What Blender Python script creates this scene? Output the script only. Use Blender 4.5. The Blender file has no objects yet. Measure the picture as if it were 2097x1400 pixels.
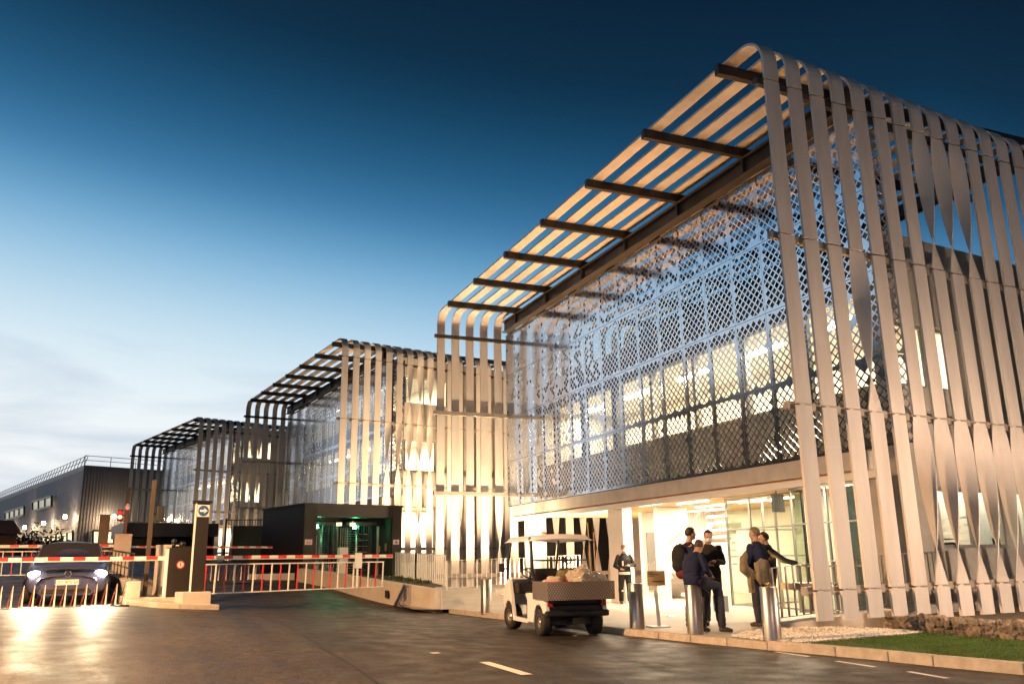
import bpy, bmesh, math, random
from mathutils import Vector, Matrix, noise
R = math.radians
rnd = random.Random(7)
sc = bpy.context.scene
col = sc.collection

# ------------------------------------------------------------------ camera
F_PX, PITCH, ROLL, YAW = 1745.3, .2498, -.015, .3955
fw = Vector((math.sin(YAW)*math.cos(PITCH), math.cos(YAW)*math.cos(PITCH), math.sin(PITCH)))
rt0 = Vector((math.cos(YAW), -math.sin(YAW), 0)); up0 = rt0.cross(fw)
rt = rt0*math.cos(ROLL)+up0*math.sin(ROLL); up = -rt0*math.sin(ROLL)+up0*math.cos(ROLL)
CAM = Vector((0, 0, 1.35))
cd = bpy.data.cameras.new('camera'); cam = bpy.data.objects.new('camera', cd); col.objects.link(cam)
cd.sensor_width = 36; cd.lens = F_PX/2097*36; cd.clip_start = .1; cd.clip_end = 4000
cam.matrix_world = Matrix((( rt.x, up.x, -fw.x, CAM.x), (rt.y, up.y, -fw.y, CAM.y), (rt.z, up.z, -fw.z, CAM.z), (0, 0, 0, 1)))
sc.camera = cam
def ray(x, y): return fw+rt*((x-1048.5)/F_PX)+up*((700-y)/F_PX)
def gz(X, Y):                                                     # height of the road surface
    s = min(max((Y-6)/12, 0), 1); s = s*s*(3-2*s)
    k = min(max((X-6)/1.7, 0), 1); k = k*k*(3-2*k)
    return -.1+.075*min(max(7.2-X, 0), 8.0)*s+.072*min(max(Y-25, 0), 18.5)*(1-k)+pz(X, Y)*k
def pz(X, Y): return .045*min(max(Y-25, 0), 11)+.105*min(max(Y-36, 0), 7.6)      # height of the paved forecourt
def at(x, y, d): return CAM+ray(x, y)*d
def onplane(x, y, A, B):                                          # where a sight line meets the vertical plane through A and B
    v = ray(x, y); n = Vector((B[1]-A[1], -(B[0]-A[0]), 0)); return CAM+v*((Vector((A[0], A[1], 0))-CAM).dot(n)/v.dot(n))

# ------------------------------------------------------------------ view, world
sc.view_settings.view_transform = 'Standard'; sc.view_settings.look = 'None'
sc.view_settings.exposure = 0; sc.view_settings.gamma = 1
w = bpy.data.worlds.new('World'); sc.world = w; w.use_nodes = True
nt = w.node_tree; nt.nodes.clear(); N = nt.nodes.new; LK = nt.links.new
out = N('ShaderNodeOutputWorld'); bg = N('ShaderNodeBackground'); LK(bg.outputs[0], out.inputs[0])
sky = N('ShaderNodeTexSky'); sky.sky_type = 'NISHITA'; sky.sun_disc = False
sky.sun_elevation = R(0.0); sky.sun_rotation = R(-50)
tc = N('ShaderNodeTexCoord'); sep = N('ShaderNodeSeparateXYZ')
nrm = N('ShaderNodeVectorMath'); nrm.operation = 'NORMALIZE'; LK(tc.outputs['Generated'], nrm.inputs[0]); LK(nrm.outputs[0], sep.inputs[0])
def mth(op, a, b=None, c=None):
    m = N('ShaderNodeMath'); m.operation = op
    for i, v in enumerate((a, b, c)):
        if v is None: continue
        if isinstance(v, (int, float)): m.inputs[i].default_value = v
        else: LK(v, m.inputs[i])
    return m.outputs[0]
SUNAZ = R(-38)
glow = N('ShaderNodeVectorMath'); glow.operation = 'DOT_PRODUCT'; LK(nrm.outputs[0], glow.inputs[0]); glow.inputs[1].default_value = (math.sin(SUNAZ), math.cos(SUNAZ), 0)
el = mth('SUBTRACT', mth('SUBTRACT', sep.outputs[2], mth('MULTIPLY', glow.outputs['Value'], .16)), mth('MULTIPLY', mth('MINIMUM', glow.outputs['Value'], 0.0), .34))
elr = mth('ADD', el, .2)
ramp = N('ShaderNodeValToRGB'); LK(elr, ramp.inputs[0])
cr = ramp.color_ramp; cr.interpolation = 'B_SPLINE'
SKY = [(0.0, (.96, .955, .93)), (.10, (.96, .965, .955)), (.152, (.93, .95, .96)), (.21, (.87, .925, .95)), (.265, (.78, .88, .94)), (.321, (.60, .77, .88)), (.376, (.37, .60, .79)), (.429, (.175, .41, .65)), (.481, (.055, .22, .42)), (.531, (.022, .125, .265)), (.579, (.009, .074, .165)), (.621, (.004, .043, .10)), (.662, (.002, .025, .06)), (.76, (.001, .011, .030)), (1.0, (.0006, .005, .014))]
while len(cr.elements) < len(SKY): cr.elements.new(.5)
for e, (p, c) in zip(cr.elements, SKY): e.position = p; e.color = (*c, 1)
# thin evening cloud, low on the left
mp = N('ShaderNodeMapping'); mp.inputs['Scale'].default_value = (1.3, 1.3, 6.5); LK(nrm.outputs[0], mp.inputs[0])
mp.inputs['Rotation'].default_value = (0, R(12), R(20))
ns = N('ShaderNodeTexNoise'); ns.inputs['Scale'].default_value = 1.9; ns.inputs['Detail'].default_value = 5; ns.inputs['Roughness'].default_value = .5; ns.inputs['Distortion'].default_value = .5
LK(mp.outputs[0], ns.inputs[0])
cl = N('ShaderNodeValToRGB'); LK(ns.outputs[0], cl.inputs[0]); cl.color_ramp.elements[0].position = .46; cl.color_ramp.elements[1].position = .62
fade = N('ShaderNodeMapRange'); LK(sep.outputs[2], fade.inputs[0]); fade.inputs[1].default_value = .05; fade.inputs[2].default_value = .34; fade.inputs[3].default_value = .7; fade.inputs[4].default_value = 0
cm = N('ShaderNodeMixRGB'); LK(mth('MULTIPLY', cl.outputs[0], fade.outputs[0]), cm.inputs[0]); LK(ramp.outputs[0], cm.inputs[1]); cm.inputs[2].default_value = (.30, .42, .61, 1)
ad = N('ShaderNodeMixRGB'); ad.blend_type = 'ADD'; ad.inputs[0].default_value = .012; LK(cm.outputs[0], ad.inputs[1]); LK(sky.outputs[0], ad.inputs[2])
LK(ad.outputs[0], bg.inputs[0]); bg.inputs[1].default_value = 1.0

# ------------------------------------------------------------------ materials
HEAD = 900
M = {}
def mat(name, c, rough=.6, metal=0, var=0, vscale=3, bump=0, bscale=30, emit=None, es=0, spec=None, alpha=None, trans=0, stretch=None, c2=None):
    m = bpy.data.materials.new(name); m.use_nodes = True; t = m.node_tree; b = t.nodes['Principled BSDF']
    b.inputs['Base Color'].default_value = (*c, 1); b.inputs['Roughness'].default_value = rough; b.inputs['Metallic'].default_value = metal
    if spec is not None: b.inputs['Specular IOR Level'].default_value = spec
    if trans: b.inputs['Transmission Weight'].default_value = trans
    if emit: b.inputs['Emission Color'].default_value = (*emit, 1); b.inputs['Emission Strength'].default_value = es
    if alpha is not None: b.inputs['Alpha'].default_value = alpha
    if var or bump:
        co = t.nodes.new('ShaderNodeTexCoord'); src = co.outputs['Object']
        if stretch:
            mpg = t.nodes.new('ShaderNodeMapping'); mpg.inputs['Scale'].default_value = stretch; t.links.new(src, mpg.inputs[0]); src = mpg.outputs[0]
    if var:
        n = t.nodes.new('ShaderNodeTexNoise'); n.inputs['Scale'].default_value = vscale; n.inputs['Detail'].default_value = 8; n.inputs['Roughness'].default_value = .62; t.links.new(src, n.inputs[0])
        r = t.nodes.new('ShaderNodeValToRGB'); t.links.new(n.outputs[0], r.inputs[0])
        r.color_ramp.elements[0].position = .3; r.color_ramp.elements[1].position = .7
        lo = tuple(v*(1-var) for v in c); hi = c2 or tuple(min(1, v*(1+var)) for v in c)
        r.color_ramp.elements[0].color = (*lo, 1); r.color_ramp.elements[1].color = (*hi, 1)
        t.links.new(r.outputs[0], b.inputs['Base Color'])
    if bump:
        n2 = t.nodes.new('ShaderNodeTexNoise'); n2.inputs['Scale'].default_value = bscale; n2.inputs['Detail'].default_value = 6; t.links.new(src, n2.inputs[0])
        bp = t.nodes.new('ShaderNodeBump'); bp.inputs['Strength'].default_value = bump; bp.inputs['Distance'].default_value = .02
        t.links.new(n2.outputs[0], bp.inputs['Height']); t.links.new(bp.outputs[0], b.inputs['Normal'])
    M[name] = m; return m
mat('slat_paint', (.62, .57, .53), .58, var=.12, vscale=.9, spec=.3, stretch=(3, 3, .5))
mat('rail_lit_tone', (.34, .30, .26), .5, .2, var=.1, vscale=2); mat('unlit_cladding', (.055, .047, .043), .6, var=.15, vscale=2); mat('brown_cladding', (.34, .27, .21), .7, var=.2, vscale=2)
mat('galvanised', (.30, .29, .28), .45, .6, var=.15, vscale=4)
mat('dark_steel', (.035, .033, .034), .5, .3, var=.2, vscale=4)
mat('beam_steel', (.07, .062, .056), .5, .35, var=.15, vscale=2)
mat('lattice_metal', (.66, .70, .78), .13, .92, var=.05, vscale=1, bump=.03, bscale=2.2)
mat('office_wall', (.16, .24, .27), .8, var=.1, vscale=2); mat('concrete', (.32, .31, .29), .8, var=.16, vscale=1.6, bump=.15, bscale=18)
mat('pale_concrete', (.50, .46, .41), .8, var=.14, vscale=2.2, bump=.15, bscale=25)
mat('white_wall', (.78, .75, .70), .7, var=.03, vscale=1)
mat('grey_wall', (.24, .235, .23), .75, var=.1, vscale=2)
mat('wood_soffit', (.62, .38, .19), .5, var=.18, vscale=3, stretch=(1, 14, 1))
mat('floor_inside', (.5, .47, .43), .35, var=.06, vscale=2)
mat('frame_dark', (.05, .05, .052), .4, .5)
mat('frame_grey', (.30, .30, .29), .4, .6)
mat('steel', (.42, .39, .36), .36, 1, var=.08, vscale=3, bump=.04, bscale=60, stretch=(30, 30, .3))
mat('rail_metal', (.40, .38, .35), .35, .75)
mat('rail_white', (.72, .70, .66), .45)
mat('black_paint', (.018, .018, .02), .4)
mat('black_plastic', (.012, .012, .013), .45)
mat('anthracite', (.028, .024, .022), .5, .2, var=.1, vscale=2)
mat('white_paint', (.78, .76, .72), .4, var=.03, vscale=4)
mat('red_paint', (.62, .035, .025), .4, var=.08, vscale=5)
mat('kerbstone', (.42, .37, .31), .85, var=.2, vscale=6, bump=.3, bscale=30)
mat('line_white', (.75, .72, .66), .6, var=.12, vscale=14)
mat('corrugated', (.19, .185, .22), .5, .35, var=.06, vscale=1)
mat('soil', (.10, .075, .05), .95, var=.4, vscale=7, bump=.6, bscale=20)
mat('lamp_warm', (1, .9, .7), .5, emit=(1, .80, .50), es=22)
mat('lamp_room', (1, .9, .7), .5, emit=(1, .84, .58), es=14)
mat('flood_white', (1, .95, .85), .5, emit=(1, .78, .42), es=160)
mat('lit_window', (.8, .7, .5), .5, emit=(1, .80, .45), es=1.5, var=.12, vscale=.8)
mat('lit_window_dim', (.5, .5, .4), .5, emit=(.86, .80, .62), es=.42)
mat('window_dusk', (.06, .07, .09), .08, .2)
mat('sign_blue', (.03, .10, .32), .4)
mat('sign_white', (.80, .79, .76), .4)
mat('sign_red', (.60, .03, .03), .4)
mat('kraft_board', (.34, .25, .12), .6, var=.1, vscale=8)
def glass(name, tint=(.92, .96, .93), refl=.10):
    m = bpy.data.materials.new(name); m.use_nodes = True; t = m.node_tree; t.nodes.clear()
    o = t.nodes.new('ShaderNodeOutputMaterial'); mx = t.nodes.new('ShaderNodeMixShader'); tr = t.nodes.new('ShaderNodeBsdfTransparent'); gl = t.nodes.new('ShaderNodeBsdfGlossy')
    lw_ = t.nodes.new('ShaderNodeLayerWeight'); lw_.inputs[0].default_value = .5; fr = t.nodes.new('ShaderNodeMath'); fr.operation = 'POWER'; fr.inputs[1].default_value = 4.0; t.links.new(lw_.outputs['Facing'], fr.inputs[0])
    ma = t.nodes.new('ShaderNodeMath'); ma.operation = 'MAXIMUM'; ma.inputs[1].default_value = refl*.5; t.links.new(fr.outputs[0], ma.inputs[0])
    tr.inputs[0].default_value = (*tint, 1); gl.inputs['Roughness'].default_value = .02
    t.links.new(ma.outputs[0], mx.inputs[0]); t.links.new(tr.outputs[0], mx.inputs[1]); t.links.new(gl.outputs[0], mx.inputs[2]); t.links.new(mx.outputs[0], o.inputs[0])
    M[name] = m
glass('glass'); glass('glass_green', (.86, .93, .86), .12); glass('smoked_glass', (.35, .36, .38), .2)
def tread():
    m = bpy.data.materials.new('checker_plate'); m.use_nodes = True; t = m.node_tree; b = t.nodes['Principled BSDF']; n = t.nodes.new; l = t.links.new; co = n('ShaderNodeTexCoord'); outs = []
    for sg in (1, -1):
        mp_ = n('ShaderNodeMapping'); mp_.inputs['Rotation'].default_value = (R(45*sg), R(45*sg), 0); l(co.outputs['Object'], mp_.inputs[0])
        wv = n('ShaderNodeTexWave'); wv.bands_direction = 'Z'; wv.inputs['Scale'].default_value = 8.5; wv.inputs['Distortion'].default_value = .6; l(mp_.outputs[0], wv.inputs[0]); outs.append(wv.outputs['Color'])
    mx = n('ShaderNodeMixRGB'); mx.blend_type = 'MULTIPLY'; mx.inputs[0].default_value = 1; l(outs[0], mx.inputs[1]); l(outs[1], mx.inputs[2])
    r = n('ShaderNodeValToRGB'); l(mx.outputs[0], r.inputs[0]); r.color_ramp.elements[0].color = (.17, .14, .12, 1); r.color_ramp.elements[1].color = (.36, .31, .27, 1); r.color_ramp.elements[1].position = .6; l(r.outputs[0], b.inputs['Base Color'])
    b.inputs['Metallic'].default_value = .6; b.inputs['Roughness'].default_value = .42; bp = n('ShaderNodeBump'); bp.inputs['Strength'].default_value = .8; bp.inputs['Distance'].default_value = .01; l(mx.outputs[0], bp.inputs['Height']); l(bp.outputs[0], b.inputs['Normal']); M['checker_plate'] = m
tread()
# asphalt: grain, worn tracks, oil
def asphalt():
    m = bpy.data.materials.new('asphalt'); m.use_nodes = True; t = m.node_tree; b = t.nodes['Principled BSDF']; n = t.nodes.new; l = t.links.new
    g = n('ShaderNodeNewGeometry')
    a = n('ShaderNodeTexNoise'); a.inputs['Scale'].default_value = .55; a.inputs['Detail'].default_value = 6; l(g.outputs[0], a.inputs[0])
    f = n('ShaderNodeTexNoise'); f.inputs['Scale'].default_value = 45; f.inputs['Detail'].default_value = 4; l(g.outputs[0], f.inputs[0])
    v = n('ShaderNodeTexVoronoi'); v.inputs['Scale'].default_value = 85; l(g.outputs[0], v.inputs[0])
    mpg = n('ShaderNodeMapping'); mpg.inputs['Scale'].default_value = (1.1, .09, 1); mpg.inputs['Rotation'].default_value = (0, 0, R(-8)); l(g.outputs[0], mpg.inputs[0])
    s = n('ShaderNodeTexNoise'); s.inputs['Scale'].default_value = 1.3; s.inputs['Detail'].default_value = 4; l(mpg.outputs[0], s.inputs[0])
    r1 = n('ShaderNodeValToRGB'); l(a.outputs[0], r1.inputs[0]); r1.color_ramp.elements[0].position = .32; r1.color_ramp.elements[1].position = .72
    r1.color_ramp.elements[0].color = (.031, .027, .025, 1); r1.color_ramp.elements[1].color = (.052, .045, .040, 1)
    mx = n('ShaderNodeMixRGB'); mx.blend_type = 'MULTIPLY'; mx.inputs[0].default_value = .75; l(r1.outputs[0], mx.inputs[1])
    r2 = n('ShaderNodeValToRGB'); l(s.outputs[0], r2.inputs[0]); r2.color_ramp.elements[0].position = .35; r2.color_ramp.elements[0].color = (.55, .55, .55, 1); r2.color_ramp.elements[1].position = .65; r2.color_ramp.elements[1].color = (1.15, 1.15, 1.15, 1)
    l(r2.outputs[0], mx.inputs[2])
    m2 = n('ShaderNodeMixRGB'); m2.blend_type = 'MULTIPLY'; m2.inputs[0].default_value = .8; l(mx.outputs[0], m2.inputs[1])
    r3 = n('ShaderNodeValToRGB'); l(v.outputs['Color'], r3.inputs[0]); r3.color_ramp.elements[0].color = (.6, .6, .6, 1); r3.color_ramp.elements[1].color = (1.5, 1.45, 1.4, 1); l(r3.outputs[0], m2.inputs[2])
    v2 = n('ShaderNodeTexVoronoi'); v2.inputs['Scale'].default_value = 26; l(g.outputs[0], v2.inputs[0]); r4 = n('ShaderNodeValToRGB'); l(v2.outputs['Color'], r4.inputs[0]); r4.color_ramp.elements[0].position = .25; r4.color_ramp.elements[0].color = (.62, .62, .62, 1); r4.color_ramp.elements[1].position = .85; r4.color_ramp.elements[1].color = (1.55, 1.5, 1.42, 1)
    m3 = n('ShaderNodeMixRGB'); m3.blend_type = 'MULTIPLY'; m3.inputs[0].default_value = .85; l(m2.outputs[0], m3.inputs[1]); l(r4.outputs[0], m3.inputs[2])
    ck = n('ShaderNodeTexVoronoi'); ck.feature = 'DISTANCE_TO_EDGE'; ck.inputs['Scale'].default_value = .33
    wb = n('ShaderNodeTexNoise'); wb.inputs['Scale'].default_value = 1.7; wb.inputs['Detail'].default_value = 6; l(g.outputs[0], wb.inputs[0]); wa = n('ShaderNodeVectorMath'); wa.operation = 'MULTIPLY_ADD'; wa.inputs[1].default_value = (1.6, 1.6, 0); l(wb.outputs['Color'], wa.inputs[0]); l(g.outputs[0], wa.inputs[2]); l(wa.outputs[0], ck.inputs[0])
    r5 = n('ShaderNodeValToRGB'); l(ck.outputs[0], r5.inputs[0]); r5.color_ramp.elements[0].color = (.45, .45, .45, 1); r5.color_ramp.elements[1].position = .006; r5.color_ramp.elements[1].color = (1, 1, 1, 1)
    m4 = n('ShaderNodeMixRGB'); m4.blend_type = 'MULTIPLY'; m4.inputs[0].default_value = .8; l(m3.outputs[0], m4.inputs[1]); l(r5.outputs[0], m4.inputs[2])
    sp_ = n('ShaderNodeTexNoise'); sp_.inputs['Scale'].default_value = 2.4; sp_.inputs['Detail'].default_value = 3; l(g.outputs[0], sp_.inputs[0]); r6 = n('ShaderNodeMapRange'); l(sp_.outputs[0], r6.inputs[0]); r6.inputs[1].default_value = .3; r6.inputs[2].default_value = .7; r6.inputs[3].default_value = .40; r6.inputs[4].default_value = .64; b.inputs['Specular IOR Level'].default_value = .34; l(r6.outputs[0], b.inputs['Roughness'])
    l(m4.outputs[0], b.inputs['Base Color'])
    bp = n('ShaderNodeBump'); bp.inputs['Strength'].default_value = .8; bp.inputs['Distance'].default_value = .012; l(f.outputs[0], bp.inputs['Height']); l(bp.outputs[0], b.inputs['Normal'])
    M['asphalt'] = m
asphalt()

# ------------------------------------------------------------------ mesh helpers
class MB:
    def __init__(s): s.v = []; s.f = []; s.m = []; s.mi = 0; s.sm = []; s.smooth = False
    def quad(s, *idx): s.f.append(tuple(idx)); s.m.append(s.mi); s.sm.append(s.smooth)
    def pts(s, ps): n = len(s.v); s.v += [tuple(p) for p in ps]; return n
    def box(s, x0, x1, y0, y1, z0, z1, mtx=None):
        P = [(x0,y0,z0),(x1,y0,z0),(x1,y1,z0),(x0,y1,z0),(x0,y0,z1),(x1,y0,z1),(x1,y1,z1),(x0,y1,z1)]
        if mtx: P = [tuple(mtx @ Vector(p)) for p in P]
        n = s.pts(P)
        for q in ((0,3,2,1),(4,5,6,7),(0,1,5,4),(1,2,6,5),(2,3,7,6),(3,0,4,7)): s.quad(*[n+i for i in q])
        return s
    def bar(s, a, b, wx, wz, upv=(0, 0, 1)):              # rectangular bar from a to b
        a, b = Vector(a), Vector(b); d = (b-a).normalized(); u = Vector(upv)
        if abs(d.dot(u)) > .99: u = Vector((0, 1, 0))
        sx = d.cross(u).normalized()*wx/2; sz = sx.cross(d).normalized()*wz/2
        n = s.pts([p+q for p in (a, b) for q in (-sx-sz, sx-sz, sx+sz, -sx+sz)])
        for q in ((3,2,1,0),(4,5,6,7),(0,1,5,4),(1,2,6,5),(2,3,7,6),(3,0,4,7)): s.quad(*[n+i for i in q])
        return s
    def tube(s, pts, r, n=8, caps=True):
        pts = [Vector(p) for p in pts]; rs = r if isinstance(r, (list, tuple)) else [r]*len(pts)
        base = len(s.v); pu = None
        for i, p in enumerate(pts):
            d = (pts[min(i+1, len(pts)-1)]-pts[max(i-1, 0)]).normalized()
            if pu is None: pu = Vector((0, 0, 1)) if abs(d.z) < .9 else Vector((1, 0, 0))
            sx = d.cross(pu).normalized(); pu = sx.cross(d).normalized()
            s.pts([p+(sx*math.cos(2*math.pi*k/n)+pu*math.sin(2*math.pi*k/n))*rs[i] for k in range(n)])
        sm = s.smooth; s.smooth = n > 6
        for i in range(len(pts)-1):
            for k in range(n): s.quad(base+i*n+k, base+i*n+(k+1) % n, base+(i+1)*n+(k+1) % n, base+(i+1)*n+k)
        s.smooth = False
        if caps:
            s.quad(*[base+k for k in range(n)][::-1]); s.quad(*[base+(len(pts)-1)*n+k for k in range(n)])
        s.smooth = sm; return s
    def prism(s, poly, z0, z1):                           # z0, z1: number or function of (x, y)
        n = len(poly); f0 = z0 if callable(z0) else (lambda x, y: z0); f1 = z1 if callable(z1) else (lambda x, y: z1)
        b = s.pts([(x, y, f0(x, y)) for x, y in poly]+[(x, y, f1(x, y)) for x, y in poly])
        s.quad(*[b+i for i in range(n)][::-1]); s.quad(*[b+n+i for i in range(n)])
        for i in range(n): j = (i+1) % n; s.quad(b+i, b+j, b+n+j, b+n+i)
        return s
    def xprism(s, prof, x0, x1):                          # profile in (y, z) pushed along x
        n = len(prof); b = s.pts([(x0, y, z) for y, z in prof]+[(x1, y, z) for y, z in prof])
        s.quad(*[b+i for i in range(n)]); s.quad(*[b+n+i for i in range(n)][::-1])
        for i in range(n): j = (i+1) % n; s.quad(b+i, b+n+i, b+n+j, b+j)
        return s
    def ball(s, c, rx, ry=None, rz=None, nu=12, nv=8, jit=0):
        ry = ry or rx; rz = rz or rx; c = Vector(c); b = len(s.v)
        for j in range(1, nv):
            for i in range(nu):
                a, e = 2*math.pi*i/nu, math.pi*j/nv-math.pi/2; k = 1+jit*(rnd.random()-.5)
                s.v.append((c.x+rx*k*math.cos(e)*math.cos(a), c.y+ry*k*math.cos(e)*math.sin(a), c.z+rz*k*math.sin(e)))
        s.v += [(c.x, c.y, c.z-rz), (c.x, c.y, c.z+rz)]; sm = s.smooth; s.smooth = True
        for j in range(nv-2):
            for i in range(nu): s.quad(b+j*nu+i, b+j*nu+(i+1) % nu, b+(j+1)*nu+(i+1) % nu, b+(j+1)*nu+i)
        for i in range(nu):
            s.quad(b+(i+1) % nu, b+i, len(s.v)-2); s.quad(b+(nv-2)*nu+i, b+(nv-2)*nu+(i+1) % nu, len(s.v)-1)
        s.smooth = sm; return s
    def lathe(s, prof, n=24, c=(0, 0, 0), axis='z'):       # (r, h) pairs
        b = len(s.v)
        for r, h in prof:
            for k in range(n):
                a = 2*math.pi*k/n
                p = (r*math.cos(a), r*math.sin(a), h) if axis == 'z' else (h, r*math.cos(a), r*math.sin(a))
                s.v.append((p[0]+c[0], p[1]+c[1], p[2]+c[2]))
        sm = s.smooth; s.smooth = True
        for i in range(len(prof)-1):
            for k in range(n): s.quad(b+i*n+k, b+i*n+(k+1) % n, b+(i+1)*n+(k+1) % n, b+(i+1)*n+k)
        s.smooth = sm; return s
    def build(s, name, mats, parent=None, bevel=0, bseg=2, solid=0, sub=0):
        me = bpy.data.meshes.new(name); me.from_pydata(s.v, [], s.f)
        if not isinstance(mats, (list, tuple)): mats = [mats]
        for m in mats: me.materials.append(M[m] if isinstance(m, str) else m)
        me.polygons.foreach_set('material_index', s.m); me.polygons.foreach_set('use_smooth', s.sm); me.update()
        o = bpy.data.objects.new(name, me); col.objects.link(o); o.parent = parent
        if solid: md = o.modifiers.new('solid', 'SOLIDIFY'); md.thickness = solid
        if bevel: md = o.modifiers.new('bevel', 'BEVEL'); md.width = bevel; md.segments = bseg; md.limit_method = 'ANGLE'
        if sub: md = o.modifiers.new('sub', 'SUBSURF'); md.levels = sub; md.render_levels = sub
        return o
def tag(o, label=None, cat=None, group=None, kind=None):
    if label: o['label'] = label
    if cat: o['category'] = cat
    if group: o['group'] = group
    if kind: o['kind'] = kind
    return o
def empty(name, loc=(0, 0, 0), rz=0, label=None, cat=None, group=None):
    e = bpy.data.objects.new(name, None); col.objects.link(e); e.location = loc; e.rotation_euler = (0, 0, rz); e.empty_display_size = .2
    return tag(e, label, cat, group)
def copy_tree(o, loc=None, rz=None, label=None):
    def rec(a, par):
        c = a.copy(); col.objects.link(c); c.parent = par
        for ch in [x for x in bpy.data.objects if x.parent is a]: rec(ch, c)
        return c
    r = rec(o, None)
    if loc is not None: r.location = loc
    if rz is not None: r.rotation_euler = (0, 0, rz)
    if label: r['label'] = label
    return r
def light(kind, name, loc, power, colr, parent=None, size=1, size_y=None, rot=(0, 0, 0), spot=None, blend=.5, soft=.05, spread=None):
    l = bpy.data.lights.new(name, kind); l.energy = power; l.color = colr
    if kind == 'AREA':
        l.shape = 'RECTANGLE'; l.size = size; l.size_y = size_y or size
        if spread: l.spread = spread
    else: l.shadow_soft_size = soft
    if kind == 'SPOT': l.spot_size = spot; l.spot_blend = blend
    o = bpy.data.objects.new(name, l); col.objects.link(o); o.location = loc; o.rotation_euler = rot; o.parent = parent; return o
def text_mesh(name, s, size, mtx, material, parent=None, depth=.002, spacing=1.0):
    c = bpy.data.curves.new(name, 'FONT'); c.body = s; c.size = size; c.extrude = depth; c.align_x = 'CENTER'; c.align_y = 'CENTER'; c.space_character = spacing
    t = bpy.data.objects.new('tmp', c); col.objects.link(t); bpy.context.view_layer.update()
    me = bpy.data.meshes.new_from_object(t.evaluated_get(bpy.context.evaluated_depsgraph_get())); bpy.data.objects.remove(t)
    me.transform(mtx); me.materials.clear(); me.materials.append(M[material])
    o = bpy.data.objects.new(name, me); col.objects.link(o); o.parent = parent; return o
# ------------------------------------------------------------------ ground, road, forecourt
def grid(name, xs, ys, zf, m, kind='structure', drop=0, keep=None):
    b = MB()
    for y in ys:
        for x in xs: b.v.append((x, y, zf(x, y)+drop))
    n = len(xs)
    for j in range(len(ys)-1):
        for i in range(n-1):
            if keep and not keep((xs[i]+xs[i+1])/2, (ys[j]+ys[j+1])/2): continue
            b.smooth = True; b.quad(j*n+i, j*n+i+1, (j+1)*n+i+1, (j+1)*n+i)
    return tag(b.build(name, m), kind=kind)
def rng(a, b, s):
    n = max(1, round((b-a)/s)); return [a+(b-a)*i/n for i in range(n+1)]
mat('far_ground', (.05, .055, .035), .95, var=.35, vscale=.3)
grid('ground', [-1500, -600, -250, -100, -50]+rng(-30, 40, 3)+[70, 150, 400, 1500], [-600, -200, -60]+rng(-20, 90, 3)+[150, 300, 800, 2500], gz, 'far_ground', drop=-.12)
grid('road', rng(-24, 13, .75), rng(-16, 100, 1), gz, 'asphalt')
KERB = [(10.6, -14), (10.35, 3), (10.15, 6), (9.96, 7.84), (9.74, 8.99), (9.66, 9.68), (9.5, 10.53), (9.22, 11.73), (8.92, 13.44), (8.68, 15.14), (8.58, 18.4), (8.2, 22), (8.05, 24.3)]
# forecourt: follows the kerb, runs under the buildings
fb = MB(); fb.smooth = True
ks = [(KERB[0][0]+.14, -14)]
def kx(y):
    for (x0, y0), (x1, y1) in zip(KERB, KERB[1:]):
        if y0 <= y <= y1: return x0+(x1-x0)*(y-y0)/(y1-y0)
    return 8.05 if y > 24.3 else KERB[0][0]
def lx0(y):
    if y <= 24.3: return kx(y)+.12
    if y <= 24.9: return 8.0
    return 7.2 if y < 44 else 6.8
ysf = rng(11.3, 24.3, .65)+rng(24.95, 62, 1)
for y in ysf:
    x0 = lx0(y)
    for k in range(13): x = x0+(40-x0)*(k/12)**1.4; fb.v.append((x, y, pz(x, y)))
for j in range(len(ysf)-1):
    for i in range(12): a = j*13+i; fb.quad(a, a+1, a+14, a+13)
mat('forecourt_paving', (.46, .41, .36), .62, var=.12, vscale=1.3, bump=.08, bscale=40)
tag(fb.build('pavement', 'forecourt_paving'), kind='structure')
# kerb stones
kb = MB()
for (x0, y0), (x1, y1) in zip(KERB, KERB[1:]):
    L_ = math.dist((x0, y0), (x1, y1)); n = max(1, round(L_/1.0))
    for i in range(n):
        a, c = i/n, (i+1)/n-.012/L_*1.0
        ax, ay, bx_, by = x0+(x1-x0)*a, y0+(y1-y0)*a, x0+(x1-x0)*c, y0+(y1-y0)*c
        h = .05 if ay < 11.2 else .03
        kb.prism([(ax, ay), (ax+.14, ay), (bx_+.14, by), (bx_, by)], -.2, h-.01)
tag(kb.build('kerb', 'kerbstone', bevel=.012), kind='structure')
def dash(x0, y0, x1, y1, wd):
    b = MB(); d = Vector((x1-x0, y1-y0, 0)).normalized(); s = Vector((d.y, -d.x, 0))*wd/2
    p = [Vector((x0, y0, 0))-s, Vector((x1, y1, 0))-s, Vector((x1, y1, 0))+s, Vector((x0, y0, 0))+s]
    b.pts([(q.x, q.y, gz(q.x, q.y)+.006) for q in p]); b.quad(0, 1, 2, 3)
    return tag(b.build('road_marking', 'line_white'), kind='structure')
for (a, c) in (((9.24, 11.42), (9.24, 10.66)), ((9.17, 10.02), (9.14, 9.28)), ((9.14, 8.72), (9.05, 8.05)), ((9.02, 7.5), (8.96, 6.8))): dash(c[0]-.12, c[1], a[0]-.12, a[1], .085)
dash(4.46, 10.36, 4.36, 11.6, .16); dash(4.0, 12.6, 3.98, 12.72, .14)
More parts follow.
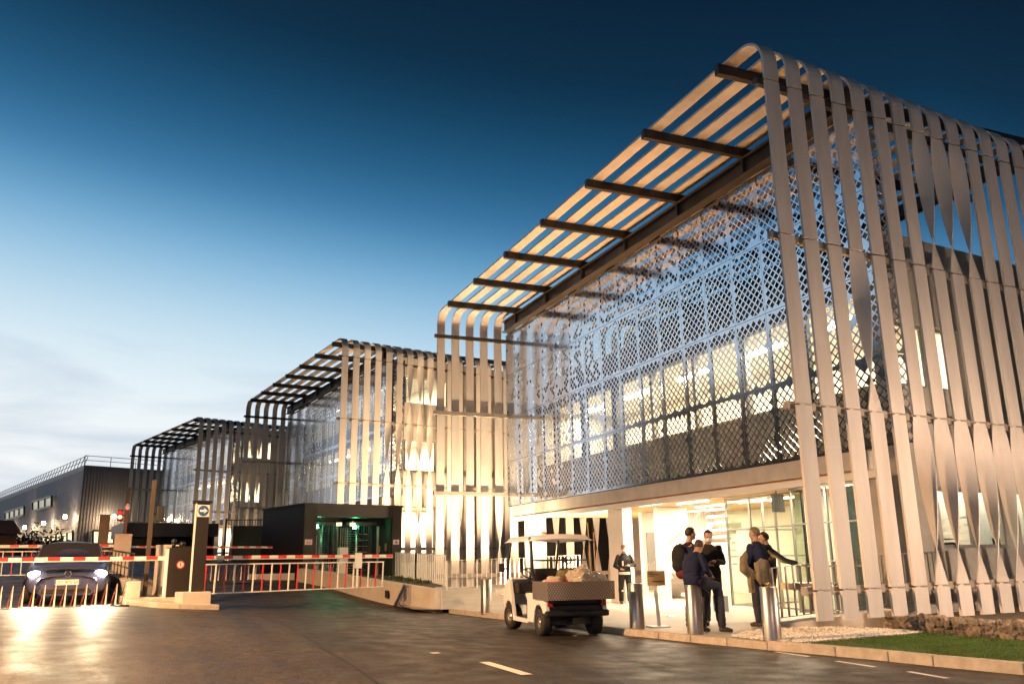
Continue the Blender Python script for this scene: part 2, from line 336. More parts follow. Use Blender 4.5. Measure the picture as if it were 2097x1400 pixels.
# planting strip beside the building: gravel, grass wedge
def sheet(name, poly, z, m, kind='structure'):
    b = MB(); b.pts([(x, y, z) for x, y in poly]); b.quad(*range(len(poly))); return tag(b.build(name, m), kind=kind)
mat('gravel_bed', (.45, .42, .38), .9, var=.5, vscale=45, bump=.9, bscale=50)
mat('turf', (.04, .085, .012), .95, var=.3, vscale=2.2, bump=.4, bscale=60)
sheet('soil_bed', [(kx(y)+.06, y) for y in (-14, 3, 6, 7.84, 8.99, 9.68, 10.53, 11.73, 12.9)]+[(14, 12.9), (40, 16), (40, -14)], -.012, 'soil')
# computed from the sight lines of the photo's bed corners on z = 0
def onz(x, y, z=0.0):
    v = ray(x, y); p = CAM+v*((z-CAM.z)/v.z); return (p.x, p.y)
g0, g1, g2, g3, g4 = onz(1475, 1308), onz(1562, 1286), onz(1700, 1284), onz(1898, 1297), onz(1590, 1322)
g0 = (max(g0[0], kx(g0[1])+.15), g0[1]); g4 = (max(g4[0], kx(g4[1])+.15), g4[1])
gp = [g0, g1, g2, g3, g4, (kx(g4[1])+.15, g4[1]), (kx(13)+.15, 13.0)]
sheet('gravel_bed', gp, .012, 'gravel_bed')
gr = MB()
def inpoly(x, y, P):
    c = False
    for (x0, y0), (x1, y1) in zip(P, P[1:]+P[:1]):
        if (y0 > y) != (y1 > y) and x < (x1-x0)*(y-y0)/(y1-y0)+x0: c = not c
    return c
n_ = 0
while n_ < 5200:
    x = rnd.uniform(9.3, 15); y = rnd.uniform(10.5, 16.5)
    if not inpoly(x, y, gp): continue
    n_ += 1; r = rnd.uniform(.016, .042); b = len(gr.v)
    q = [Vector((rnd.uniform(.6, 1), 0, 0)), Vector((0, rnd.uniform(.6, 1), 0)), Vector((-rnd.uniform(.6, 1), 0, 0)), Vector((0, -rnd.uniform(.6, 1), 0)), Vector((0, 0, rnd.uniform(.5, .9))), Vector((0, 0, -.5))]
    A = rnd.uniform(0, 6.3); rm = Matrix.Rotation(A, 3, 'Z')
    gr.pts([Vector((x, y, .02+r*.4))+rm @ v*r for v in q])
    for t in ((0,1,4),(1,2,4),(2,3,4),(3,0,4),(1,0,5),(2,1,5),(3,2,5),(0,3,5)): gr.quad(*[b+i for i in t])
mat('pebble', (.66, .63, .58), .8, var=.35, vscale=20)
tag(gr.build('gravel', 'pebble'), kind='stuff')
GT = [g4, g3, (12.63, 11.75), (12.7, 9.9), (12.9, 6), (13.0, 2), *[(kx(y)+.145, y) for y in (2, 3, 6, 7.84, 8.99, 9.68, 10.53)], (kx(g4[1])+.145, g4[1])]
sheet('turf', GT, .008, 'turf')
sheet('soil_bed', [(12.8, 2), (12.8, 12.9), (13.2, 13.1), (22, 13.6), (22, 2)], .2, 'soil')
gs = MB(); n_ = 0
while n_ < 30000:
    x = rnd.uniform(9.3, 13.2); y = rnd.uniform(6, 15)
    if not inpoly(x, y, GT) or (x < 10.4 and y > 9.6 and rnd.random() < .8): n_ += .05; continue
    n_ += 1; h = rnd.uniform(.018, .055); a = rnd.uniform(0, 6.3); dx, dy = math.cos(a)*.004, math.sin(a)*.004; lx_, ly_ = rnd.uniform(-.02, .02), rnd.uniform(-.02, .02)
    b = gs.pts([(x-dx, y-dy, .006), (x+dx, y+dy, .006), (x+lx_, y+ly_, h)]); gs.quad(b, b+1, b+2)
mat('grass_blade', (.06, .125, .014), .8, var=.4, vscale=3)
tag(gs.build('grass', 'grass_blade'), 'short bright green grass wedge between kerb and stone basket wall', 'grass', kind='stuff')

mat('tar', (.012, .011, .010), .45)
def strip(pts, w_, m, z=.007):
    b = MB(); v = []
    for i, (x, y) in enumerate(pts):
        q = Vector(pts[min(i+1, len(pts)-1)])-Vector(pts[max(i-1, 0)]); q.normalize(); n = Vector((-q.y, q.x))*w_/2; v += [(x+n.x, y+n.y, gz(x+n.x, y+n.y)+z), (x-n.x, y-n.y, gz(x-n.x, y-n.y)+z)]
    b.pts(v); [b.quad(2*i, 2*i+1, 2*i+3, 2*i+2) for i in range(len(pts)-1)]; return tag(b.build('road_joint', m), kind='structure')
strip([(1.9+.38*k, 22.6+.13*k+.01*math.sin(k*2.1)) for k in range(15)], .05, 'tar')
strip([(6.9-.02*k+.02*math.sin(k*1.3), 21.5-.8*k) for k in range(22)], .03, 'tar')
strip([(2.3+.03*math.sin(k*1.7)+.02*k, 20-.7*k) for k in range(20)], .025, 'tar')
# ------------------------------------------------------------------ the three ribbed buildings
S, LEN, SK = .6382, 21.276, .1204
Z1, Z2, Z3, Z0 = 10.43, 7.20, 3.96, .766
NS, SW, ST = 17, .335, .055
TOP = 11.50; RAD = .62
ORI = [(10.418, 11.839, 0, 0), (8.366, 42.723, .1279, 1.2146), (2.907, 72.469, .25398, 1.4481)]
def sweep(mb, fr, wd, th):                                 # frames: (centre, width direction, thickness direction)
    b = len(mb.v); n = len(fr)
    for c, u, v in fr: mb.pts([c-u*wd/2-v*th/2, c+u*wd/2-v*th/2, c+u*wd/2+v*th/2, c-u*wd/2+v*th/2])
    for i in range(n-1):
        for k in range(4): a = b+i*4; mb.quad(a+k, a+(k+1) % 4, a+4+(k+1) % 4, a+4+k)
    mb.quad(b+3, b+2, b+1, b); e = b+(n-1)*4; mb.quad(e, e+1, e+2, e+3)
X_, Y_, Z_ = Vector((1, 0, 0)), Vector((0, 1, 0)), Vector((0, 0, 1))
def seg(mb, cx, cy, zt, zb, nd, twist=None):
    """vertical piece of slat, outward normal nd; twist = (neck 0..1, turns)"""
    if twist is None:
        mb.smooth = False; sweep(mb, [(Vector((cx, cy, z)), X_, nd) for z in (zt, zb)], SW, ST); return
    neck, mode = twist; n = 84; fr = []; mb.smooth = False
    for i in range(n+1):
        t = i/n; a = -math.pi*(.5-.5*math.cos(math.pi*t) if mode == 'soft' else t+.03*math.sin(2*math.pi*t)); u = X_*math.cos(a)+Y_*math.sin(a); v = u.cross(Z_)*-1
        fr.append((Vector((cx, cy, zt+(zb-zt)*t)), u, v))
    sweep(mb, fr, SW, .02); mb.smooth = False
def lattice(mb, W_, H_, nx, ny, closed, hole=.70):
    """perforated sheet in local (u, w): rhombus tiling, each rhombus a ring around a hole or closed"""
    a, b = W_/nx/2, H_/ny/2; o = []
    def ring(P, c, k):
        n = len(P); q = mb.pts([(p[0], 0, p[1]) for p in P]+[(c[0]+(p[0]-c[0])*k, 0, c[1]+(p[1]-c[1])*k) for p in P])
        for i in range(n): j = (i+1) % n; mb.quad(q+i, q+j, q+n+j, q+n+i)
    for j in range(0, 2*ny+1):
        for i in range(0, 2*nx+1):
            if (i+j) % 2 == 0: continue
            cx, cy = i*a, j*b
            P = [(cx-a, cy), (cx, cy-b), (cx+a, cy), (cx, cy+b)]
            if i == 0: P = P[1:]
            elif i == 2*nx: P = [P[0], P[1], P[3]]
            if j == 0: P = [p for p in P if p[1] > -1e-6]
            elif j == 2*ny: P = [p for p in P if p[1] < H_+1e-6]
            if len(P) < 3: continue
            c = (sum(p[0] for p in P)/len(P), sum(p[1] for p in P)/len(P))
            if closed(cx/W_, cy/H_) or len(P) < 4 and rnd.random() < .35:
                q = mb.pts([(p[0], 0, p[1]) for p in P]); mb.quad(*[q+k for k in range(len(P))])
            else: ring(P, c, hole if len(P) == 4 else hole*.86)
PAN = {}
def panel_mesh(kind):
    if kind in PAN: return PAN[kind]
    r = random.Random(hash(kind[0])*0+sum(kind[1:])*13+len(kind[0])*7)
    typ, a, v = kind[0], kind[1], kind[2]
    mb = MB(); Wp, Hp = (1.2, 1.80) if typ != 'ret' else (.74, 1.80)
    bd = .035
    den = a/10
    def closed(u, w_):
        return r.random() < den*(1-.3*w_)
    nx, ny = (5, 8) if typ != 'ret' else (3, 8)
    tmp = MB(); lattice(tmp, Wp-2*bd, Hp-2*bd, nx, ny, closed, .78 if typ != 'ret' else .80)
    q = len(mb.v); mb.v += [(x+bd, y, z+bd) for x, y, z in tmp.v]; mb.f += tmp.f; mb.m += tmp.m; mb.sm += tmp.sm
    for (x0, x1, z0, z1) in ((.004, bd, .004, Hp-.004), (Wp-bd, Wp-.004, .004, Hp-.004), (bd, Wp-bd, .004, bd), (bd, Wp-bd, Hp-bd, Hp-.004)):
        n = mb.pts([(x0, 0, z0), (x1, 0, z0), (x1, 0, z1), (x0, 0, z1)]); mb.quad(n, n+1, n+2, n+3)
    o = mb.build('lattice_panel', 'lattice_metal', solid=.006); me = o.data; bpy.data.objects.remove(o)
    PAN[kind] = me; return me
def panel(parent, kind, loc, rz):
    o = bpy.data.objects.new('lattice_panel', panel_mesh(kind)); col.objects.link(o); o.parent = parent; o.location = loc; o.rotation_euler = (0, 0, rz)
    md = o.modifiers.new('solid', 'SOLIDIFY'); md.thickness = .006
def wall_holes(mb, x0, x1, z0, z1, th, holes, yf):
    """wall in the x-z plane with rectangular holes; yf(x) gives the front face"""
    xs = sorted({x0, x1, *[h[0] for h in holes], *[h[1] for h in holes]}); zs = sorted({z0, z1, *[h[2] for h in holes], *[h[3] for h in holes]})
    for a, c in zip(xs, xs[1:]):
        run = None
        for e, g in zip(zs, zs[1:]):
            solid = not any(h[0] < (a+c)/2 < h[1] and h[2] < (e+g)/2 < h[3] for h in holes)
            if solid:
                P = [(a, yf(a), e), (c, yf(c), e), (c, yf(c)+th, e), (a, yf(a)+th, e), (a, yf(a), g), (c, yf(c), g), (c, yf(c)+th, g), (a, yf(a)+th, g)]
                n = mb.pts(P)
                for q in ((0,3,2,1),(4,5,6,7),(0,1,5,4),(1,2,6,5),(2,3,7,6),(3,0,4,7)): mb.quad(*[n+i for i in q])
def window(parent, x0, x1, z0, z1, yf, inset, nm=1, pane='glass', fw_=.05, fm='frame_dark'):
    f = MB(); y = lambda x: yf(x)+inset
    f.bar((x0, y(x0), z0+fw_/2), (x1, y(x1), z0+fw_/2), fw_, fw_); f.bar((x0, y(x0), z1-fw_/2), (x1, y(x1), z1-fw_/2), fw_, fw_)
    for k in range(nm+1):
        x = x0+fw_/2+(x1-x0-fw_)*k/nm; f.bar((x, y(x)+.003, z0+fw_), (x, y(x)+.003, z1-fw_), fw_*.9, fw_*.9)
    fo = f.build('window', fm, parent)
    p = MB(); n = p.pts([(x0+.02, y(x0)+.01, z0+.02), (x1-.02, y(x1)+.01, z0+.02), (x1-.02, y(x1)+.01, z1-.02), (x0+.02, y(x0)+.01, z1-.02)]); p.quad(n, n+1, n+2, n+3)
    p.build('pane', pane, fo); return fo
WARM = (1, .80, .54)
ROOM_W = 420
def building(bi, label, tw, wall_top, upper):
    X0, Y0, a, dz = ORI[bi]
    B = empty('ribbed_building', (X0, Y0, dz), a, label, 'building', 'ribbed buildings in a row along the access road')
    near_y = lambda x: SK*x
    for i in range(NS):
        cx = i*S+SW/2; yn = near_y(cx)+ST/2; mb = MB(); g = .018
        zb = .28 if i < 5 and bi == 0 else (-.25 if bi else .06)
        zb = max(zb, -.3)
        for (zt, zl, key) in ((Z1, Z2, 'A'), (Z2, Z3, 'B'), (Z3, Z0, 'C')): seg(mb, cx, yn, zt-g, zl+g, Y_, tw.get((key, i)))
        seg(mb, cx, yn, Z0-g, zb, Y_)
        # cap: up from the joint, round the bend, along the roof, down the far side
        fr = [(Vector((cx, yn, Z1+g)), X_, -Y_)]
        zc = TOP-ST/2-RAD
        for k in range(9):
            t = math.pi/2*k/8; fr.append((Vector((cx, yn+RAD-RAD*math.cos(t), zc+RAD*math.sin(t))), X_, -Y_*math.cos(t)+Z_*math.sin(t)))
        ye = LEN-ST/2
        for k in range(9):
            t = math.pi/2*k/8; fr.append((Vector((cx, ye-RAD+RAD*math.sin(t), zc+RAD*math.cos(t))), X_, Y_*math.sin(t)+Z_*math.cos(t)))
        fr.append((Vector((cx, ye, Z1+g)), X_, Y_))
        b0 = len(mb.f); sweep(mb, fr, SW, ST)
        fk = tw.get(('F', i))
        for (zt, zl) in ((Z1, Z2), (Z2, Z3)): seg(mb, cx, ye, zt-g, zl+g, Y_, fk if zt == Z2 else None)
        seg(mb, cx, ye, Z3-g, Z0-.9 if not tw.get(('G', i)) else Z0, Y_, tw.get(('G', i)))
        if tw.get(('G', i)): seg(mb, cx, ye, Z0, -.2, Y_)
        for z in (Z1, Z2, Z3, Z0):                           # fixing brackets
            mb.box(cx-.05, cx+.05, near_y(cx)+ST, near_y(cx)+ST+.06, z-.05, z+.05)
            mb.box(cx-.05, cx+.05, LEN-ST-.06, LEN-ST, z-.05, z+.05)
        mb.build('slat', 'slat_paint', B)
    # horizontal carrier rails inside both ends
    xr = NS*S
    for z in (Z1, Z2, Z3, Z0):
        b = MB(); b.bar((-.14, near_y(-.14)+.175, z-.01), (xr, near_y(xr)+.175, z-.01), .11, .14); b.build('carrier_rail', 'beam_steel' if z == Z1 else 'rail_lit_tone', B, bevel=.006)  # lower rails paler than the top one: light on them put into the colour
        b = MB(); b.bar((-.16, LEN-.185, z), (6.2 if z > 5 else xr, LEN-.185, z), .12, .15); b.build('carrier_rail', 'rail_lit_tone' if z < Z1 else 'beam_steel', B, bevel=.006)
    for k in range(7):                                       # roof purlins
        y = 1.294+3.0105*k; b = MB(); b.box(-.15, xr, y-.075, y+.075, TOP-ST-.24, TOP-ST-.004); b.build('purlin', 'dark_steel', B, bevel=.006)
    b = MB(); zt = TOP-ST-.245                              # edge beam: flanged, with plates at every purlin
    b.box(2.72, 3.02, .55, LEN-.5, zt-.03, zt); b.box(2.85, 2.89, .55, LEN-.5, zt-.44, zt-.03); b.box(2.72, 3.02, .55, LEN-.5, zt-.47, zt-.44)
    for k in range(7): y = 1.294+3.0105*k; b.box(2.74, 3.0, y-.02, y+.02, zt-.44, zt-.03)
    b.build('edge_beam', 'beam_steel', B)
    b = MB(); b.box(9.0, 9.25, 1.4, LEN-.5, zt-.36, zt); b.build('edge_beam', 'beam_steel', B)
    # lattice screen
    zr = [3.46+1.805*i for i in range(4)]
    for c in range(17):
        y = .62+1.2*c
        for r_, z in enumerate(zr):
            d = 0
            if r_ == 3: d = 1 if c < 6 else 3
            if c >= 14: d = (2, 7, 8, 9)[r_]
            elif c >= 12: d = (1, 2, 6, 7)[r_]
            elif c >= 10: d = (0, 1, 3, 5)[r_]
            if c == 0: d = max(d, 2)
            panel(B, ('pan', d, (c*3+r_*5) % 4), (3.0, y+1.2, z), R(-90))
    for r_, z in enumerate(zr): panel(B, ('ret', 2, r_ % 2), (3.0, .615, z), 0)
    for c in range(18):
        y = .62+1.2*c; b = MB(); b.box(3.03, 3.09, y-.025, y+.025, 3.46, 10.68); b.build('screen_post', 'dark_steel' if c % 1 == 0 else 'dark_steel', B)
    for z in [3.46+1.805*i for i in range(5)]:
        b = MB(); b.box(3.035, 3.085, .62, 21.0, z-.02, z+.02); b.build('screen_rail', 'dark_steel', B)
    # concrete box behind the slats and the screen
    WX = 4.15; XE = 11.2
    ny = lambda x: 1.05+SK*x
    holes = [(4.0, 6.62, 4.87, 6.32), (4.95, 7.35, 1.45, 2.72), (7.75, 10.2, 1.45, 2.72)] if bi == 0 else [(3.9, 6.9, 8.56, 10.04), (3.9, 6.14, 4.87, 6.55), (3.9, 6.14, 0.5, 2.98)]
    b = MB(); wall_holes(b, 3.78, XE, -.3, wall_top, .3, holes, ny); b.build('wall', 'concrete' if bi == 0 else 'pale_concrete', B)
    for h in holes: window(B, *h, ny, .16, nm=2, fm='frame_grey', fw_=.075 if bi == 0 else .05)
    # long wall behind the screen: spandrel, window band, head
    b = MB(); y1 = LEN-.7
    yn_ = ny(WX)+.302
    tall = wall_top
    b.box(WX, WX+.25, yn_, y1, 3.02, 5.0); b.build('spandrel', 'brown_cladding', B); b = MB(); b.box(WX, WX+.25, yn_, y1, 7.2, 8.3)
    if upper: b.box(WX, WX+.25, yn_, y1, 10.02, wall_top)
    b.build('spandrel', 'unlit_cladding', B)  # head wall darker than the spandrel: its lack of light put into the colour
    k = 0; y = yn_
    while y < y1-.5:                                         # piers between the windows
        b = MB(); wd = .14 if y < y1-8 else .3
        b.box(WX+.04, WX+.2, y, y+wd, 5.002, 7.198)
        if upper: b.box(WX+.04, WX+.2, y, y+wd, 8.302, 10.018)
        b.build('window_pier', 'frame_dark' if y > y1-8 else 'frame_grey', B); y += 2.4
    for (z0, z1) in ((5.0, 7.2),)+(((8.3, 10.02),) if upper else ()):
        b = MB(); n = b.pts([(WX+.12, yn_, z0), (WX+.12, y1, z0), (WX+.12, y1, z1), (WX+.12, yn_, z1)]); b.quad(n, n+1, n+2, n+3); b.build('pane', 'glass', B)
    # slabs, inner wall, far wall
    b = MB(); b.prism([(3.02, ny(3.0)+.3), (XE, ny(XE)+.302), (XE, y1), (3.02, y1)], 3.05, 3.44); b.build('floor_slab', 'pale_concrete', B)
    b = MB(); b.prism([(3.10, ny(3.0)+.35), (XE-.05, ny(XE)+.35), (XE-.05, y1-.02), (3.10, y1-.02)], 3.0, 3.046); b.build('soffit', 'wood_soffit', B)
    b = MB(); b.prism([(WX+.252, ny(4)+.6), (XE, ny(XE)+.304), (XE, y1-.3), (WX+.252, y1-.3)], 7.3, 7.45); b.build('ceiling', 'white_wall', B)
    b = MB(); b.prism([(WX, ny(4)+.302), (XE, ny(XE)+.302), (XE, y1), (WX, y1)], wall_top-.32, wall_top-.004) ; b.build('roof', 'concrete', B)
    b = MB(); b.box(8.2, 8.35, 3.0, y1-.3, 3.45, 7.295); b.box(8.2, 8.35, 3.0, y1-.3, 7.455, wall_top-.33); b.build('inner_wall', 'white_wall', B)
    b = MB(); b.box(WX+.27, XE, y1-.3, y1, 3.45, wall_top-.33); b.box(XE+.004, XE+.3, ny(XE)+.31, y1, -.3, wall_top); b.build('wall', 'concrete', B)
    b = MB(); b.prism([(WX+.26, ny(4)+.31), (XE-.1, ny(XE)+.31), (XE-.1, y1-.31), (WX+.26, y1-.31)], 3.45, 3.47); b.build('inner_floor', 'floor_inside', B)
    for j, y in enumerate((3.6, 7.2, 10.8, 14.4, 18.0)):
        f = MB(); f.box(5.9, 6.05, y, y+1.8, 7.2, 7.26); fo = f.build('ceiling_light', 'lamp_room', B)
        if bi == 0: light('AREA', 'lamp', (5.97, y+.9, 7.17), ROOM_W, WARM, B, .3, 1.8)
    if bi: light('AREA', 'lamp', (6.0, 10, 7.1), ROOM_W*4.2, WARM, B, 2.2, 14)
    if bi: b = MB(); b.box(3.9, 11, 5.6, 5.7, -.2, 2.98); b.build('inner_wall', 'white_wall', B)
    if bi: light('AREA', 'lamp', (6.0, 4, 2.95), ROOM_W*1.6, WARM, B, 3.5, 2)
    if upper:
        light('AREA', 'lamp', (6.0, 10, wall_top-.5), ROOM_W*3.0, WARM, B, 2.2, 14)
        f = MB()
        for y in (4, 8, 12, 16): f.box(5.4, 5.6, y, y+1.6, wall_top-.45, wall_top-.4)
        f.build('ceiling_light', 'lamp_room', B)
    return B
LA = ('A', 'B', 'C')
def tws(A=(), Bq=(), C=(), F=(), G=()):
    d = {}
    for i in A: d[('A', i)] = (.60, 'full')
    for i in Bq: d[('B', i)] = (.66, 'full')
    for i in C: d[('C', i)] = (.80, 'full')
    for i in F: d[('F', i)] = (.5, 'full')
    for i in G: d[('G', i)] = (.62, 'full')
    return d
b1 = building(0, 'largest ribbed building on the right, white slats over a mirror lattice and lit entrance hall', tws((7, 8, 9), (3,), (5, 6, 7, 8, 9, 10, 11), (), (4, 6, 8, 10, 11, 12, 13)), 8.4, False)
b2 = building(1, 'middle ribbed building of the row, behind the black turnstile kiosk', tws((6, 7, 8), (4, 5, 6, 7, 8), (5, 7, 9, 11)), 11.1, True)
b3 = building(2, 'farthest and smallest looking ribbed building, left end of the row beside the grey hall', tws((6, 7, 8), (5, 6, 7, 8), (5, 7, 9)), 11.1, True)

# ground floor of the nearest building
GH = pz(0, 0)
def column(x, y, w1, w2, m): b = MB(); z = pz(0, y+11.84)-.05; b.box(x, x+w1, y, y+w2, z, 3.0); return b.build('column', m, b1, bevel=.01)
column(3.3, 12.2, .35, .95, 'white_wall'); column(3.3, 19.1, .3, .9, 'white_wall'); column(3.15, 1.5, .35, .35, 'concrete')
b = MB(); b.box(3.02, 3.3, 1.4, LEN-.7, 2.86, 3.0); b.build('soffit_edge', 'white_wall', b1)
b = MB(); b.box(9.6, 9.8, 1.9, LEN-2.2, -.1, 2.99); b.box(6.4, 9.59, 16.2, 16.4, 0, 2.99); b.box(5.2, 6.39, 13.2, 13.4, 2.2, 2.99); b.box(5.2, 5.6, 13.2, 13.4, 0, 2.2); b.build('inner_wall', 'white_wall', b1)
b = MB(); b.box(6.55, 7.3, 16.10, 16.19, .2, 2.25); b.build('door', 'frame_grey', b1)
# staircase with solid white string and bar railing
b = MB()
for k in range(14): b.box(5.6+.0, 6.7, 14.6-k*.28-.28, 14.6-k*.28, .0+k*.17, .17+k*.17)
b.build('staircase', 'white_wall', b1)
b = MB()
for k in range(29): y = 14.6-k*.14; z = .17+(k//2)*.17; b.bar((5.6, y, z), (5.6, y, z+.95), .012, .012)
b.bar((5.6, 14.6, 1.12), (5.6, 10.6, 3.0), .03, .03); b.build('stair_railing', 'rail_metal', b1)
b = MB()
for k in range(9): b.box(5.35, 5.55, 9.5, 10.6, 1.1+k*.2, 1.16+k*.2)
b.build('louvre_screen', 'white_wall', b1)
# vestibule glazing
def glazed(ax, ay, bx, by, z0, z1, n, frame='frame_grey', trans=(1.35, 2.1), fw_=.05, pane='glass_green'):
    f = MB()
    for k in range(n+1): t = k/n; f.bar((ax+(bx-ax)*t, ay+(by-ay)*t, z0), (ax+(bx-ax)*t, ay+(by-ay)*t, z1), fw_, fw_, upv=(0, 1, 0))
    for z in (z0+.03, *trans, z1-.03): f.bar((ax, ay, z), (bx, by, z), fw_*.8, fw_*.8)
    fo = f.build('glazed_screen', frame, b1)
    p = MB(); q = p.pts([(ax, ay, z0), (bx, by, z0), (bx, by, z1), (ax, ay, z1)]); p.quad(q, q+1, q+2, q+3); p.build('pane', pane, fo)
glazed(5.0, 9.1, 5.0, 5.9, 0, 2.98, 3); glazed(5.0, 9.12, 7.6, 9.12, 0, 2.98, 2)
glazed(4.4, 5.6, 4.4, 1.9, 0, 2.98, 3, trans=(1.1, 2.1)); glazed(4.42, 5.62, 5.0, 5.88, 0, 2.98, 1, 'frame_dark', ())
b = MB(); b.box(5.2, 7.2, 6.2, 6.4, 0, 2.9); b.box(6.0, 9.5, 3.2, 3.4, 0, 2.9); b.build('inner_wall', 'white_wall', b1)
b = MB(); b.box(5.3, 6.4, 2.4, 3.0, 0, 1.1); b.box(5.5, 5.56, 4.3, 5.1, 1.9, 2.4); b.build('reception_desk', 'white_wall', b1)
for k in range(6): b = MB(); b.box(6.45, 6.5, 2.3, 3.1, 1.25+k*.17, 1.3+k*.17); b.build('shelf', 'white_wall', b1)
ENT = 125
for (x, y, l_) in ((3.9, 17.6, 1.3), (4.6, 15.8, 1.2), (4.4, 13.7, 1.5), (4.2, 11.4, 1.3), (3.9, 8.6, 3.0), (4.9, 9.9, 1.6), (6.6, 11.5, 1.5), (3.8, 4.0, 1.5), (5.6, 3.8, 1.4), (6.6, 7.6, 1.5), (8, 14, 1.5)):
    f = MB(); f.box(x, x+.09, y, y+l_, 2.965, 2.995); f.build('ceiling_light', 'lamp_warm', b1)
    light('AREA', 'lamp', (x+.045, y+l_/2, 2.955), ENT*l_/1.4, (1, .80, .56), b1, .09, l_)
# offices seen through the ground-floor window band
b = MB(); b.box(4.6, 11.1, 4.0, 4.1, .0, 2.98); b.build('inner_wall', 'office_wall', b1)
for (x, m_) in ((5.3, 'black_plastic'), (6.6, 'white_wall'), (8.3, 'black_plastic'), (9.4, 'white_wall')):
    b = MB(); b.box(x, x+.55, 3.2, 3.24, 1.32, 1.68); b.box(x+.25, x+.3, 3.25, 3.3, 1.0, 1.4); b.build('monitor', m_, b1)
b = MB(); b.box(5.0, 10.5, 3.0, 3.5, 1.02, 1.08); b.build('desk', 'white_wall', b1)
b = MB(); b.box(6.9, 7.5, 3.9, 3.98, 1.2, 2.75); b.box(9.6, 10.9, 3.9, 3.98, 1.0, 2.75); b.build('blind', 'white_wall', b1)
b = MB(); b.box(5.2, 6.6, 3.0, 3.1, 2.9, 2.96); b.box(8.0, 9.4, 3.0, 3.1, 2.9, 2.96); b.build('ceiling_light', 'lamp_room', b1)
b = MB(); b.box(4.2, 10.8, 23.3, 23.45, .3, 3.3); b.build('dark_backing', 'black_paint', b1)  # added black sheet that keeps the gaps between the far slats dark
light('AREA', 'lamp', (7.5, 2.9, 2.9), 42, (.9, .95, .80), b1, 4, .4)
b = MB(); b.box(4.05, 4.42, 5.86, 5.92, 2.42, 2.86); b.bar((4.2, 5.89, 2.86), (4.2, 5.89, 3.0), .03, .03); b.build('hanging_screen', 'black_plastic', b1, bevel=.01)
b = MB(); b.box(3.36, 3.60, 12.185, 12.198, 1.86, 1.99); cs = b.build('column_sign', 'sign_white', b1)
b = MB()
for k in range(7): b.box(3.385+k*.03, 3.405+k*.03, 12.18, 12.184, 1.9, 1.95)
b.build('print', 'sign_blue', cs)
# ------------------------------------------------------------------ gates, kiosk, walls, railings
# island between the lanes
isl = empty('traffic_island', (0, 0, 0), 0, 'pale concrete island with stepped block and low parapet between the two lanes', 'traffic island')
b = MB(); b.prism([(.72, 21.45), (1.62, 21.75), (1.3, 22.75), (.1, 30.3), (-1.55, 30.3), (-.45, 22.6), (.25, 21.5)], lambda x, y: gz(x, y)-.1, lambda x, y: gz(x, y)+.12); b.build('kerb', 'kerbstone', isl, bevel=.03)
b = MB(); b.box(-.33, .33, -.3, .3, .1, .74, Matrix.Translation((1.02, 21.92, 0)) @ Matrix.Rotation(R(14), 4, 'Z')); b.box(-.5, .3, -.3, .3, .1, .62, Matrix.Translation((.55, 22.5, 0)) @ Matrix.Rotation(R(14), 4, 'Z')); b.build('plinth_block', 'pale_concrete', isl, bevel=.02)
b = MB(); b.prism([(-.42, 22.9), (-.12, 22.9), (-1.05, 30.1), (-1.38, 30.1)], .2, lambda x, y: .98+.033*(y-22.9)); b.build('parapet', 'pale_concrete', isl, bevel=.015)
b = MB()
for k in range(8): y = 23.4+k*.85; x = -.27-.13*(y-22.9); b.bar((x, y, 1.0), (x, y, 1.62+.03*(y-23)), .03, .03)
b.bar((-.33, 23.4, 1.62), (-1.1, 29.4, 1.82), .04, .04); b.bar((-.33, 23.4, 1.25), (-1.1, 29.4, 1.45), .025, .025); b.build('railing', 'frame_dark', isl)
# tall sign totem
T = empty('sign_totem', (1.08, 21.93, .74), R(14), 'tall dark post with a round blue arrow sign at its top, on the pale block', 'sign post')
b = MB(); b.box(-.15, .15, -.11, .11, 0, 2.02); b.build('post', 'anthracite', T, bevel=.008)
b = MB(); b.box(-.19, .19, -.15, .15, 2.02, 2.08); b.build('cap', 'black_paint', T)
b = MB(); b.box(-.175, -.152, -.12, -.04, 0, 2.0); b.build('side_strip', 'white_paint', T)
def disc(name, m, par, c, r, y, n=28):
    b = MB(); q = b.pts([(c[0]+r*math.cos(2*math.pi*k/n), y, c[1]+r*math.sin(2*math.pi*k/n)) for k in range(n)]); b.quad(*[q+k for k in range(n)]); return b.build(name, m, par, solid=.002)
b = MB(); b.box(-.14, .14, -.122, -.111, 1.70, 1.98); sg = b.build('sign_plate', 'sign_white', T)
disc('blue_disc', 'sign_blue', sg, (0, 1.84), .125, -.126)
b = MB(); b.box(-.085, .02, -.132, -.128, 1.815, 1.865); q = b.pts([(.015, -.131, 1.775), (.095, -.131, 1.84), (.015, -.131, 1.905)]); b.quad(q, q+1, q+2); b.build('white_arrow', 'sign_white', sg)
